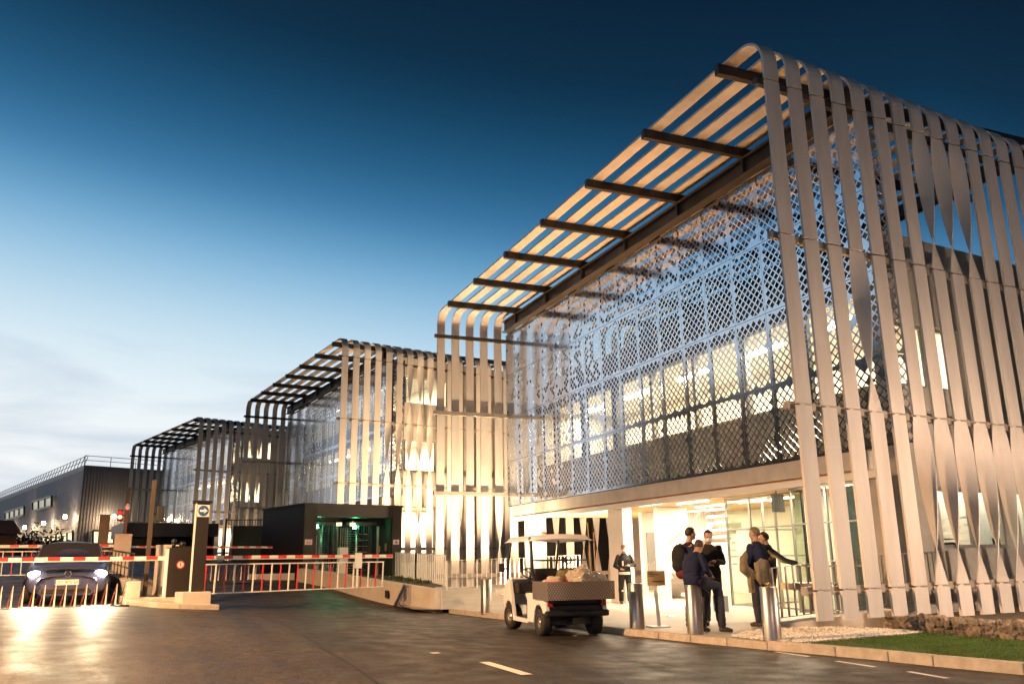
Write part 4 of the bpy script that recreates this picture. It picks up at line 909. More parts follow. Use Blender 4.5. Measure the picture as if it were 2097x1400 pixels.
for s in (-1, 1):
    b = MB(); b.pts([(s*.80, .85, 1.0), (s*.815, -.1, 1.0), (s*.69, -.15, 1.33), (s*.69, .3, 1.31)]); b.quad(0, 1, 2, 3); b.build('side_window', 'car_glass', CAR, solid=.012)
    b = MB(); b.tube([(s*.72, 1.11, .98), (s*.655, .62, 1.24), (s*.60, .34, 1.375)], .025, 8); b.build('pillar', 'car_paint', CAR)
    b = MB(); b.ball((s*1.0, .72, 1.0), .10, .06, .075, 12, 8); b.tube([(s*.84, .72, .96), (s*.95, .72, .98)], .02, 8); b.build('mirror', 'car_paint', CAR)
    b = MB(); b.ball((s*.66, 2.06, .655), .17, .10, .085, 16, 10); hl = b.build('headlight', 'headlamp_rim', CAR)
    b = MB(); b.ball((s*.68, 2.13, .66), .125, .06, .075, 14, 8); b.build('bulb', 'headlamp', hl)
    light('SPOT', 'lamp', (s*.68, 2.32, .66), HEAD, (1, .78, .46), CAR, rot=(R(82.5), 0, R(0)), spot=R(105), blend=.9, soft=.05)
    light('POINT', 'lamp', (s*.68, 2.42, .68), HEAD*.012, (1, .75, .42), CAR, soft=.06)
    b = MB(); b.box(s*.55-.1, s*.55+.1, 2.225, 2.25, .33, .40); b.build('fog_lamp', 'headlamp_rim' if False else 'chrome', CAR)
    for y in (1.42, -1.35):
        b = MB(); b.lathe([(.14, -.10), (.27, -.11), (.32, -.07), (.32, .07), (.27, .11), (.14, .10)], 28, axis='x'); wh = b.build('wheel', 'tyre', CAR); wh.location = (s*.80, y, .32)
        b = MB(); b.lathe([(0, .09), (.05, .09), (.06, .07), (.20, .08), (.215, .10)], 24, axis='x'); r_ = b.build('rim', 'rim_metal', wh); r_.rotation_euler = (0, 0, 0 if s > 0 else math.pi)
b = MB(); b.xprism([(2.10, .60), (2.245, .595), (2.17, .74), (2.1, .745)], -.45, .45); gl_ = b.build('grille', 'black_plastic', CAR)
b = MB(); [b.bar((-.44, 2.262-.02*k, .605+k*.045), (.44, 2.262-.02*k, .605+k*.045), .012, .012) for k in range(3)]; b.build('grille_bars', 'chrome', gl_)
b = MB(); b.smooth = True; n = 24; tt = [(0+.068*math.cos(2*math.pi*k/n), 2.285, .66+.068*math.sin(2*math.pi*k/n)) for k in range(n+1)]; b.tube(tt, .008, 6, caps=False)
b.smooth = False
for (x0, z0, x1, z1) in ((-.035, .71, -.008, .665), (-.008, .665, .008, .665), (.008, .665, .035, .71), (-.058, .685, -.024, .605), (-.024, .605, 0, .65), (0, .65, .024, .605), (.024, .605, .058, .685)): b.bar((x0, 2.285, z0), (x1, 2.285, z1), .010, .008, upv=(0, 1, 0))
b.build('badge', 'chrome', CAR)
b = MB(); b.box(-.27, .27, 2.285, 2.30, .42, .535); pt = b.build('number_plate', 'plate', CAR)
b = MB(); b.box(-.27, -.235, 2.3005, 2.303, .42, .535); b.box(.235, .27, 2.3005, 2.303, .42, .535); b.build('plate_band', 'sign_blue', pt)
text_mesh('plate_text', 'DM-905-BF', .105, Matrix.Translation((0, 2.303, .476)) @ Matrix.Rotation(math.pi, 4, 'Z') @ Matrix.Rotation(R(90), 4, 'X'), 'plate_ink', pt, .001)
b = MB(); b.xprism([(2.1, .20), (2.29, .22), (2.29, .36), (2.1, .38)], -.52, .52); b.build('lower_intake', 'black_plastic', CAR, bevel=.02)
b = MB(); b.tube([(-.72, 2.16, .33), (-.5, 2.295, .305), (0, 2.31, .30), (.5, 2.295, .305), (.72, 2.16, .33)], .009, 6); b.build('trim_strip', 'chrome', CAR)
for s in (-1, 1):
    b = MB(); b.ball((s*.36, .0, 1.15), .13, .08, .13); b.ball((s*.36, -.02, .95), .22, .1, .25); b.build('seat', 'black_plastic', CAR)
# ------------------------------------------------------------------ golf cart
CX, CY = 7.86, 16.9
CART = empty('golf_cart', (CX, CY, gz(CX, CY)), R(-6), 'white golf cart seen from behind with a metal load box and thin roof', 'golf cart')
CART.scale = (1.05, 1.05, 1.05)
mat('cart_white', (.72, .71, .72), .35, var=.04, vscale=3); mat('cart_seat', (.012, .010, .010), .5);
mat('tail_red', (.35, .02, .02), .25)
for s in (-1, 1):
    for (y, steer) in ((1.0, -12), (-.98, 0)):
        b = MB(); b.lathe([(.10, -.09), (.19, -.115), (.24, -.09), (.25, -.03), (.25, .03), (.24, .09), (.19, .115), (.10, .09)], 28, axis='x'); wh = b.build('wheel', 'tyre', CART); wh.location = (s*.50, y, .25); wh.rotation_euler = (0, 0, R(-steer))
        b = MB(); b.lathe([(0, .085), (.03, .09), (.035, .07), (.07, .06), (.12, .095), (.135, .10), (.14, .085)], 24, axis='x'); r_ = b.build('rim', 'rim_metal', wh); r_.rotation_euler = (0, 0, 0 if s > 0 else math.pi)
# rear body with wheel arches, side view profile pushed across, hollowed by black arches
def side_panel(s):
    prof = [(1.28, .42), (1.34, .62), (1.22, .86), (.98, .95), (.88, .90), (.86, .36), (-.05, .30), (-.3, .32), (-.42, .68), (-.2, .74), (-.05, .72)]
    b = MB()
    # front cowl + sill + rear quarter as one outline
    out_ = [(1.36, .45), (1.38, .62), (1.26, .88), (1.02, .96), (.90, .90), (.84, .60), (.80, .28), (.30, .26), (-.30, .28), (-.30, .62), (-.20, .72), (-.50, .74), (-1.22, .70), (-1.38, .55), (-1.40, .44), (-1.27, .44)]
    arch = [(-.98+.31*math.cos(math.pi*k/10), .27+.31*math.sin(math.pi*k/10)) for k in range(0, 11)][::-1]
    arch = [(-1.29, .40)]+[p for p in arch if p[1] > .40]+[(-.67, .40), (-.64, .27)]
    fa = [(1.0+.31*math.cos(math.pi*k/10), .27+.31*math.sin(math.pi*k/10)) for k in range(11)]
    low = [(.82, .28)]
    poly = [(1.38, .62), (1.26, .88), (1.02, .98), (.90, .92), (.84, .60), (.78, .27), (-.28, .27), (-.30, .60), (-.18, .74), (-.50, .76), (-1.22, .72), (-1.38, .58), (-1.40, .44)]+[p for p in arch]+[(-.62, .20), (.70, .20)]+[p for p in fa[::-1] if p[1] > .36]+[(1.33, .42)]
    x0, x1 = (.52, .60) if s > 0 else (-.60, -.52)
    return poly, x0, x1
for s in (-1, 1):
    poly, x0, x1 = side_panel(s); b = MB()
    rear = [(-.28, .22), (-.30, .60), (-.18, .74), (-.50, .76), (-1.22, .74), (-1.40, .60), (-1.43, .44)]+[(-.98-.31*math.cos(math.pi*k/12), .25+.31*math.sin(math.pi*k/12)) for k in range(1, 12) if .25+.31*math.sin(math.pi*k/12) > .38]+[(-.65, .22)]
    b.xprism(rear if s > 0 else rear, x0, x1); b.build('rear_fender', 'cart_white', CART, bevel=.015)
    front = [(1.40, .50), (1.38, .66), (1.24, .90), (1.04, .99), (.93, .95), (.80, .62), (.66, .24), (.70, .22)]+[(1.0-.31*math.cos(math.pi*k/12), .25+.31*math.sin(math.pi*k/12)) for k in range(2, 11)]
    b = MB(); b.xprism(front, x0, x1); b.build('front_fender', 'cart_white', CART, bevel=.012)
    b = MB(); b.box(min(x0, x1), max(x0, x1), -.30, .70, .19, .27); b.build('sill', 'cart_white', CART, bevel=.01)
    b = MB(); b.box(s*.52-.05, s*.52+.05, -1.46, -1.43, .54, .66); b.build('tail_light', 'tail_red', CART)
b = MB(); b.smooth = True; q = [(1.40, .50), (1.38, .66), (1.24, .90), (1.04, .99)]; b.smooth = False; b.xprism([(1.42, .45), (1.42, .66), (1.26, .92), (1.04, 1.01), (.98, .99), (1.2, .85), (1.30, .6), (1.30, .45)], -.52, .52); b.build('front_cowl', 'cart_white', CART, bevel=.01)
b = MB(); b.box(-.5, .5, .62, 1.0, .70, .93); b.build('dashboard', 'cart_seat', CART, bevel=.03)
b = MB(); b.box(-.52, .52, -.3, 1.28, .22, .27); b.build('floor', 'black_plastic', CART)
b = MB(); b.box(-.52, .52, -.62, .02, .27, .62); b.build('seat_box', 'black_plastic', CART, bevel=.02)
b = MB(); b.box(-.54, .54, -.48, .08, .64, .76); b.build('seat', 'cart_seat', CART, bevel=.05, bseg=4)
b = MB(); b.box(-.54, -.02, -.56, -.42, .78, 1.21); b.box(.0, .54, -.56, -.42, .78, 1.21); b.build('seat_back', 'cart_seat', CART, bevel=.06, bseg=4)
b = MB(); b.box(-.52, .52, -1.40, -.62, .40, .56); b.box(-.50, .50, -1.36, -.62, .56, .74); b.build('rear_body', 'black_plastic', CART, bevel=.02)
b = MB(); b.box(-.62, .62, -1.50, -1.40, .36, .47); b.build('bumper', 'black_plastic', CART, bevel=.03)
b = MB(); b.box(-.4, .4, -1.15, -.8, .2, .34); b.tube([(-.42, -.98, .25), (.42, -.98, .25)], .045, 10); b.box(-.1, .1, -1.5, -1.1, .26, .34); b.build('axle', 'black_plastic', CART)
b = MB()
for s in (-1, 1):
    b.tube([(s*.50, -.66, .72), (s*.52, -.62, .95), (s*.60, -.66, 1.18), (s*.60, -.60, 1.70), (s*.58, -.50, 1.78)], .034, 10)
b.tube([(-.60, -.64, 1.36), (.60, -.64, 1.36)], .018, 8); b.tube([(.13+.07*math.cos(2*math.pi*k/16), -.67, 1.36+.07*math.sin(2*math.pi*k/16)) for k in range(17)], .012, 6); b.build('rear_frame', 'black_paint', CART)
b = MB()
for s in (-1, 1): b.tube([(s*.55, 1.40, .45), (s*.55, 1.38, .70), (s*.54, 1.12, 1.40), (s*.53, .98, 1.76)], .024, 8)
b.tube([(-.55, 1.39, .62), (.55, 1.39, .62)], .014, 8); b.build('front_strut', 'black_paint', CART)
b = MB(); n = b.pts([(-.53, 1.365, .75), (.53, 1.365, .75), (.52, 1.0, 1.72), (-.52, 1.0, 1.72)]); b.quad(n, n+1, n+2, n+3); b.build('windscreen', 'glass', CART)
rf = MB(); rf.smooth = True; nx_, ny_ = 12, 12
for lay in (0, 1):
    for j in range(ny_+1):
        for i in range(nx_+1):
            u, v = i/nx_*2-1, j/ny_*2-1; e = max(abs(u), abs(v)); x = .64*u*(1-.03*v*v); y = .2+1.02*v
            z = 1.82+.045*(1-u*u)*(1-.3*v*v)-(.085 if e > .96 else 0); rf.v.append((x, y, z-(.03 if lay else 0) if e <= .96 else z-.012*lay))
g_ = (nx_+1)*(ny_+1)
for lay in (0, 1):
    for j in range(ny_):
        for i in range(nx_): a_ = lay*g_+j*(nx_+1)+i; q = (a_, a_+1, a_+nx_+2, a_+nx_+1); rf.quad(*(q if not lay else q[::-1]))
for i in range(nx_): rf.quad(i+1, i, g_+i, g_+i+1); a_ = ny_*(nx_+1)+i; rf.quad(a_, a_+1, g_+a_+1, g_+a_)
for j in range(ny_): a_ = j*(nx_+1); rf.quad(a_, a_+nx_+1, g_+a_+nx_+1, g_+a_); a_ += nx_; rf.quad(a_+nx_+1, a_, g_+a_, g_+a_+nx_+1)
rf.build('roof', 'cart_white', CART)
b = MB(); b.lathe([(.045, 0), (.045, .03), (.03, .05), (0, .055)], 14, (-.22, -.3, 1.862)); b.build('beacon', 'orange_lens', CART) if 'orange_lens' in M else None
mat('orange_lens', (.8, .25, .03), .3); b.build('beacon', 'orange_lens', CART)
b = MB(); cw = Vector((-.25, .52, 1.10)); ax = Vector((0, -.55, .83)).normalized(); u = Vector((1, 0, 0)); v = ax.cross(u)
b.tube([cw+(u*math.cos(2*math.pi*k/28)+v*math.sin(2*math.pi*k/28))*.18 for k in range(29)], .016, 8, caps=False)
for a_ in (0, 2.1, 4.2): b.tube([cw, cw+(u*math.cos(a_)+v*math.sin(a_))*.17], .014, 6)
b.tube([cw, cw-ax*.35], .025, 8); b.build('steering_wheel', 'black_plastic', CART)
b = MB(); b.box(-.74, -.62, 1.18, 1.21, 1.13, 1.31); b.tube([(-.54, 1.16, 1.2), (-.64, 1.19, 1.2)], .012, 6); b.build('mirror', 'black_plastic', CART, bevel=.01)
b = MB(); x0, x1, y0, y1, z0, z1 = -.64, .66, -1.68, -.78, .66, .98
b.box(x0, x1, y0, y1, z0, z0+.03); b.box(x0, x0+.02, y0, y1, z0+.031, z1); b.box(x1-.02, x1, y0, y1, z0+.031, z1); b.box(x0+.021, x1-.021, y1-.02, y1, z0+.031, z1); bx = b.build('load_box', 'checker_plate', CART)
b = MB(); b.box(x0+.021, x1-.021, y0, y0+.02, z0+.031, z1); b.build('tailgate', 'checker_plate', bx)
def bumpy(name, parent, m, c, r, seed, amp=.25, fine=.06, label=None, cat=None, rz=0):
    bm = bmesh.new(); bmesh.ops.create_icosphere(bm, subdivisions=5, radius=1)
    for v in bm.verts:
        p = v.co.copy(); d = 1+amp*noise.noise(p*1.3+Vector((seed, 0, 0)))+fine*abs(noise.noise(p*5+Vector((0, seed, 0))))*2+fine*.5*noise.noise(p*14+Vector((seed, seed, 0)))
        v.co = Vector((p.x*r[0], p.y*r[1], max(p.z, -.72)*r[2]))*d
    me = bpy.data.meshes.new(name); bm.to_mesh(me); bm.free(); me.materials.append(M[m]); [setattr(f, 'use_smooth', True) for f in me.polygons]
    o = bpy.data.objects.new(name, me); col.objects.link(o); o.location = c; o.rotation_euler = (0, 0, rz); o.parent = parent; return tag(o, label, cat)
def cartw(x, y, z): a = R(-6); x *= 1.05; y *= 1.05; z *= 1.05; return (CX+x*math.cos(a)-y*math.sin(a), CY+x*math.sin(a)+y*math.cos(a), gz(CX, CY)+z)
m = bpy.data.materials.new('clear_bag'); m.use_nodes = True; t = m.node_tree; pb = t.nodes['Principled BSDF']; pb.inputs['Base Color'].default_value = (.50, .43, .36, 1); pb.inputs['Roughness'].default_value = .22; pb.inputs['Alpha'].default_value = .72; pb.inputs['Subsurface Weight'].default_value = 0
M['clear_bag'] = m
mat('beige_cloth', (.48, .40, .32), .9, var=.2, vscale=6, bump=.4, bscale=14); mat('green_sack', (.13, .12, .06), .9, var=.3, vscale=9, bump=.5, bscale=20); mat('red_crate', (.55, .02, .02), .4); mat('broom_wood', (.42, .28, .14), .6)
bumpy('plastic_bag', None, 'clear_bag', cartw(.12, -1.42, .98), (.25, .24, .26), 3, .35, .16, 'bulging clear plastic sack hanging over the tailgate of the golf cart', 'plastic bag')
bumpy('plastic_bag', None, 'clear_bag', cartw(.46, -1.25, .94), (.19, .22, .17), 8, .4, .18, 'smaller clear plastic sack at the right side of the load box', 'plastic bag')
bumpy('green_sack', None, 'green_sack', cartw(-.06, -.98, 1.02), (.19, .17, .17), 5, .3, .1, 'olive green sack lying behind the cart seat', 'sack')
bumpy('beige_cloth', None, 'beige_cloth', cartw(-.32, -1.12, .97), (.19, .16, .09), 12, .5, .2, 'crumpled beige cloth on top of the red crate', 'cloth')
b = MB(); b.box(-.25, .2, -.2, .2, 0, .02); [b.box(*q, .02, .16) for q in ((-.25, .2, -.2, -.18), (-.25, .2, .18, .2), (-.25, -.23, -.18, .18), (.18, .2, -.18, .18))]; o = b.build('plastic_crate', 'red_crate', bevel=.006); o.location = cartw(-.22, -1.2, .85); o.rotation_euler = (0, R(-6), R(10)); tag(o, 'red plastic crate in the left corner of the cart load box', 'crate')
for k, (x, y, z1_, lean) in enumerate(((.60, -.74, 2.18, .07), (.66, -.78, 1.98, .02))):
    c = cartw(x, y, .7); br = empty('broom', c, 0, ('longer' if k == 0 else 'shorter')+' wooden broom standing upright at the right of the cart box', 'broom', 'brooms on the cart')
    b = MB(); b.tube([(0, 0, 0), (-lean, 0, z1_-.7)], .013, 8); b.build('handle', 'broom_wood', br); b = MB(); b.ball((-lean, 0, z1_-.7), .028, .02, .05); b.build('head', 'black_plastic', br)
# cart position: wheels rest on the road
# ------------------------------------------------------------------ bollards, stands
def bollard(loc, label, h=.86):
    e = empty('bollard', (loc[0], loc[1], pz(*loc)), 0, label, 'bollard', 'brushed steel bollards along the forecourt edge')
    b = MB(); b.lathe([(.145, 0), (.145, h-.006), (.139, h), (0, h)], 40); b.build('tube', 'steel', e); b = MB(); b.lathe([(.165, .0), (.165, .012), (.146, .014)], 32); b.build('base_ring', 'galvanised', e); return e
bollard((8.97, 15.32), 'steel bollard directly left of the yellow notice stand')
bollard((9.22, 13.70), 'steel bollard with a man sitting on it')
bollard((9.40, 11.80), 'nearest steel bollard standing in the white gravel')
bollard((8.3, 21.9), 'farthest steel bollard at the end of the retaining wall')
bollard((8.5, 20.3), 'steel bollard partly hidden behind the front of the golf cart')
NSD = empty('notice_stand', (9.52, 15.45, 0), R(-10), 'yellowish notice board on a white post with a flat foot', 'notice stand')
b = MB(); b.bar((.03, 0, 0), (-.02, 0, .86), .055, .055, upv=(0, 1, 0)); b.box(-.19, .19, -.19, .19, 0, .03); b.build('post', 'white_paint', NSD)
b = MB(); b.box(-.19, .19, -.05, -.03, .80, 1.09); bd_ = b.build('board', 'kraft_board', NSD)
b = MB(); b.box(-.10, .14, -.055, -.051, .875, .893)
for k, (w_, z) in enumerate(((.10, 1.05), (.24, 1.015), (.12, .98))): 
    for j in range(int(w_/.022)): b.box(-.165+j*.022, -.15+j*.022, -.055, -.051, z, z+.014)
b.build('print', 'plate_ink', bd_)
ASH = empty('ashtray_bin', (13.4, 18.9, 0), 0, 'slim grey ashtray post beside the glass entrance', 'ashtray')
b = MB(); b.tube([(0, 0, 0), (0, 0, .95)], .04, 12); b.box(-.08, .08, -.06, .06, .95, 1.08); b.build('post', 'galvanised', ASH); b = MB(); b.box(-.02, .3, -.1, .12, 0, .38); b.build('bin', 'frame_grey', ASH)
# ------------------------------------------------------------------ people
mat('skin', (.42, .25, .17), .5); mat('hair_dark', (.02, .014, .01), .6); mat('hair_grey', (.15, .115, .085), .7, var=.2, vscale=30); mat('mask', (.72, .76, .78), .7)
mat('navy', (.008, .014, .036), .85, var=.25, vscale=7, bump=.35, bscale=14); mat('blue_jumper', (.003, .009, .045), .85, var=.25, vscale=7, bump=.35, bscale=14)
mat('black_cloth', (.006, .006, .008), .85, bump=.3, bscale=14); mat('work_trousers', (.022, .024, .045), .85, var=.3, vscale=6, bump=.4, bscale=12); mat('grey_trousers', (.025, .022, .024), .85, var=.3, vscale=6, bump=.4, bscale=12)
mat('shoe', (.05, .035, .022), .55); mat('beige_coat', (.20, .16, .10), .8, var=.25, vscale=6, bump=.5, bscale=10); mat('reflective', (.62, .60, .52), .4); mat('red_cloth', (.10, .012, .01), .8); mat('brown_hair', (.05, .028, .015), .6)
deps = bpy.context.evaluated_depsgraph_get
def fuse(mb, name, m, par, vox=.011, sm=4, noise_amp=0, seed=0):
    me = bpy.data.meshes.new('t'); me.from_pydata(mb.v, [], mb.f); o = bpy.data.objects.new('t', me); col.objects.link(o)
    md = o.modifiers.new('r', 'REMESH'); md.mode = 'VOXEL'; md.voxel_size = vox; md.use_smooth_shade = True
    if sm: md = o.modifiers.new('s', 'SMOOTH'); md.factor = .5; md.iterations = sm
    bpy.context.view_layer.update(); out_ = bpy.data.meshes.new_from_object(o.evaluated_get(deps())); bpy.data.objects.remove(o); bpy.data.meshes.remove(me)
    if noise_amp:
        for v in out_.vertices:
            p = v.co; k = noise.noise(Vector((p.x*7+seed, p.y*7, p.z*5)))+.7*noise.noise(Vector((p.x*9+p.z*9, p.y*10+seed, p.z*22-p.x*8))); v.co = p+v.normal*noise_amp*k
    out_.name = name; out_.materials.clear(); out_.materials.append(M[m]); [setattr(f, 'use_smooth', True) for f in out_.polygons]
    q = bpy.data.objects.new(name, out_); col.objects.link(q); q.parent = par; return q
def limb(mb, pts, rs, n=12):
    pts = [Vector(p) for p in pts]; P, Q = [], []
    for i in range(len(pts)-1):
        for k in range(5): t = k/5; P.append(pts[i].lerp(pts[i+1], t)); Q.append(rs[i]+(rs[i+1]-rs[i])*t)
    P.append(pts[-1]); Q.append(rs[-1]); mb.tube(P, Q, n); mb.ball(P[0], Q[0], nu=n); mb.ball(P[-1], Q[-1], nu=n)
    for p, r in zip(pts[1:-1], rs[1:-1]): mb.ball(p, r, nu=n)
def torso(mb, pel, chest, neck, sr, g=0, z0=-.10, belly=0):
    """stacked ellipses from hips to neck base; sr = unit vector to the person's right side"""
    pel, chest, neck = Vector(pel), Vector(chest), Vector(neck)
    st = [(pel.lerp(chest, -.3), .150, .105), (pel, .165, .118), (pel.lerp(chest, .4), .150, .112+belly), (pel.lerp(chest, .75), .160, .120+belly*.5), (chest, .172, .120), (chest.lerp(neck, .45), .176, .108), (chest.lerp(neck, .72), .128, .085), (neck, .068, .065)]
    b = len(mb.v); n = 20
    st = [(c, a+(g if i < 5 else g*.35), d+(g if i < 5 else g*.5)) for i, (c, a, d) in enumerate(st)]; g = 0
    for i, (c, a, d) in enumerate(st):
        ax = (st[min(i+1, len(st)-1)][0]-st[max(i-1, 0)][0]).normalized(); x = (sr-ax*sr.dot(ax)).normalized(); y = ax.cross(x)
        mb.pts([c+x*(a+g)*math.cos(2*math.pi*k/n)+y*(d+g)*math.sin(2*math.pi*k/n) for k in range(n)])
    for i in range(len(st)-1):
        for k in range(n): mb.quad(b+i*n+k, b+i*n+(k+1) % n, b+(i+1)*n+(k+1) % n, b+(i+1)*n+k)
    mb.quad(*[b+k for k in range(n)][::-1]); mb.quad(*[b+(len(st)-1)*n+k for k in range(n)])
def hand(mb, w_, d, side, curl=.5):
    """palm and five fingers leaving the wrist along d"""
    w_, d = Vector(w_), Vector(d).normalized(); s = d.cross(Z_); s = s.normalized() if s.length > .1 else Vector((1, 0, 0)); s *= side; nn = d.cross(s).normalized()
    if nn.z > 0: nn = -nn
    limb(mb, [w_, w_+d*.045], [.026, .030], 10); mb.ball(w_+d*.055, .036, .036, .030, 10)
    for k, L_ in enumerate((.068, .078, .072, .056)):
        r0 = w_+d*.08+s*(k-1.5)*-.019; m1 = r0+(d*math.cos(curl*.5)+nn*math.sin(curl*.5))*L_*.5; m2 = m1+(d*math.cos(curl*1.6)+nn*math.sin(curl*1.6))*L_*.5
        limb(mb, [r0-d*.02, m1, m2], [.0105, .0095, .008], 8)
    t0 = w_+d*.03+s*.026; limb(mb, [t0, t0+(d*.6+s*.5+nn*.3)*.035, t0+(d*.9+s*.3+nn*.5)*.062], [.013, .011, .009], 8)
def person(loc, rz, label, J, top='navy', legs='work_trousers', hair='hair_dark', mask=False, top_g=.036, hl=.05, bald=False, look=(0, 0), grp=None, k=1.0):
    P = empty('person', loc, rz, label, 'person', grp); P.scale = (k, k, k)
    D = dict(pel=(0, 0, .95), chest=(0, .0, 1.28), neck=(0, -.01, 1.48), head=(0, .03, 1.635), shL=(-.185, 0, 1.40), shR=(.185, 0, 1.40), elL=(-.235, -.02, 1.13), elR=(.235, -.02, 1.13), wrL=(-.24, .06, .88), wrR=(.24, .06, .88),
             hdL=(0, .1, -1), hdR=(0, .1, -1), hiL=(-.09, 0, .93), hiR=(.09, 0, .93), knL=(-.11, .02, .50), knR=(.11, .02, .50), anL=(-.12, -.02, .09), anR=(.12, -.02, .09), ftL=None, ftR=None, sr=(1, 0, 0))
    D.update(J); V = {k: (Vector(v) if v is not None else None) for k, v in D.items()}; sr = V['sr'].normalized()
    b = MB(); torso(b, V['pel'], V['chest'], V['neck'], sr)
    limb(b, [V['neck']-Z_*.03, V['neck'].lerp(V['head'], .6)], [.062, .054])
    hd = V['head']; la = look[0]; HM = Matrix.Translation(hd) @ Matrix.Rotation(la, 4, 'Z') @ Matrix.Rotation(look[1], 4, 'X')
    h = MB(); h.ball((0, -.008, .018), .076, .094, .098, 18, 14); h.ball((0, .022, -.055), .056, .062, .062, 14, 10); h.ball((0, .055, -.09), .026, .024, .02, 10, 8); h.ball((0, .092, -.022), .011, .018, .022, 8, 6); h.ball((0, .098, -.034), .015, .012, .010, 8, 6)
    h.ball((0, .078, -.062), .024, .012, .008, 10, 6); h.ball((0, .078, .012), .045, .016, .010, 10, 6)
    for s in (-1, 1): h.ball((s*.078, -.005, -.012), .010, .018, .030, 8, 8); h.ball((s*.032, .062, -.028), .024, .02, .022, 8, 8)
    q = b.pts([HM @ Vector(v) for v in h.v]); b.f += [tuple(q+i for i in f) for f in h.f]
    for s, S_ in ((-1, 'L'), (1, 'R')):
        limb(b, [V['sh'+S_], V['el'+S_], V['wr'+S_]], [.052, .040, .026]); hand(b, V['wr'+S_], V['hd'+S_], -s if S_ == 'L' else -s)
        limb(b, [V['hi'+S_], V['kn'+S_], V['an'+S_]], [.080, .055, .038])
    fuse(b, 'body', 'skin', P, .0105, 2)
    # eyes
    e = MB()
    for s in (-1, 1): e.ball(HM @ Vector((s*.030, .080, -.004)), .011, nu=8)
    e.build('eyes', 'hair_dark', P)
    # hair: cap over the back and top of the skull
    if not bald:
        bm = bmesh.new(); bmesh.ops.create_icosphere(bm, subdivisions=4, radius=1)
        dead = [v for v in bm.verts if (v.co.y > .42 and v.co.z < .45) or v.co.z < (-.55 if v.co.y < -.2 else -.15 if v.co.y < .3 else .2)]; bmesh.ops.delete(bm, geom=dead, context='VERTS')
        for v in bm.verts: p = v.co; k = 1+.04*noise.noise(p*9+Vector(loc)); v.co = HM @ Vector((p.x*.084*k, -.010+p.y*.102*k, .022+p.z*.106*k))
        me = bpy.data.meshes.new('hair'); bm.to_mesh(me); bm.free(); me.materials.append(M[hair]); [setattr(f, 'use_smooth', True) for f in me.polygons]; o = bpy.data.objects.new('hair', me); col.objects.link(o); o.parent = P; md = o.modifiers.new('s', 'SOLIDIFY'); md.thickness = .008
    if mask:
        k = MB(); k.ball(HM @ Vector((0, .052, -.055)), .060, .056, .050, 14, 10); k.build('face_mask', 'mask', P)
    # top
    t = MB(); torso(t, V['pel'], V['chest'], V['neck']-Z_*.012, sr, top_g)
    for S_ in 'LR': limb(t, [V['sh'+S_], V['el'+S_], V['el'+S_].lerp(V['wr'+S_], .92)], [.062, .060, .047])
    t.ball(V['neck']-Z_*.01, .078, .075, .045, 14, 8)
    fuse(t, 'jacket', top, P, .014, 2, .010, loc[0]*9)
    # trousers
    t = MB(); pl = V['pel']; t.ball(pl-Z_*.02, .168, .128, .12, 16, 10)
    for S_ in 'LR': limb(t, [V['hi'+S_], V['kn'+S_], V['an'+S_]+(V['kn'+S_]-V['an'+S_]).normalized()*.03], [.112, .084, .074])
    fuse(t, 'trousers', legs, P, .014, 2, .009, loc[1]*7)
    for S_ in 'LR':
        a = V['an'+S_]; f = V['ft'+S_] if V['ft'+S_] is not None else a+Vector((0, .17, -.055)); f = Vector(f); d = (f-a)
        s = MB(); hl_ = a-Vector((d.x, d.y, 0)).normalized()*.03; hl_.z = a.z-.045
        limb(s, [a+Z_*.02, hl_, hl_.lerp(f, .55)+Z_*.012, f], [.046, .044, .046, .036]); lo = min(v[2] for v in s.v); o = fuse(s, 'shoe', 'shoe', P, .011, 2)
        for v in o.data.vertices: v.co.z = max(v.co.z, min(a.z, f.z+.06)-.085 if a.z > .3 else .0)
    return P
CAMDIR = 157.3
# guard
g = person((13.55, 23.75, 0), R(160), 'standing guard in black jacket with reflective bands and white face mask, facing the camera', dict(elL=(-.30, .02, 1.14), wrL=(-.12, .24, 1.12), hdL=(1, .3, .2), elR=(.29, .0, 1.12), wrR=(.17, .20, 1.02), hdR=(-1, .5, 0), anL=(-.12, 0, .09), anR=(.14, 0, .09), knL=(-.12, .02, .5), knR=(.13, .02, .5)), 'black_cloth', 'black_cloth', 'hair_grey', True, .034)
b = MB(); b.lathe([(.192, .86), (.198, .90), (.192, .94)], 24); o = b.build('reflective_belt', 'reflective', g); o.scale = (1, .8, 1)
b = MB(); [b.lathe([(.082, .36), (.083, .41)], 16, (s*.122, .01, 0)) for s in (-1, 1)]; b.build('leg_band', 'reflective', g)
b = MB(); b.box(.05, .09, .155, .17, 1.12, 1.26); b.build('badge', 'reflective', g)
b = MB(); b.ball((0, .02, 1.70), .084, .102, .066, 16, 10); b.build('cap', 'hair_grey', g)
# seated man on the bollard: facing right and away
person((9.22, 13.70, 0), R(-80), 'man in blue jumper sitting on a steel bollard, seen from behind, hands on his thigh',
    dict(pel=(0, .02, .96), chest=(.02, .0, 1.22), neck=(.03, .10, 1.42), head=(.03, .20, 1.54), shL=(-.17, .07, 1.36), shR=(.21, .07, 1.35), elL=(-.24, .16, 1.14), elR=(.27, .10, 1.13), wrL=(-.10, .38, 1.02), wrR=(.10, .36, 1.02), hdL=(.3, .9, -.25), hdR=(-.3, .9, -.3),
         hiL=(-.10, .04, .93), hiR=(.10, .04, .93), knL=(-.12, .44, .66), knR=(.16, .48, .82), anL=(-.20, .36, .10), anR=(.22, .46, .12), ftL=(-.22, .55, .035), ftR=(.24, .66, .045)), 'blue_jumper', 'work_trousers', 'brown_hair', look=(R(30), R(-14)), k=1.0)
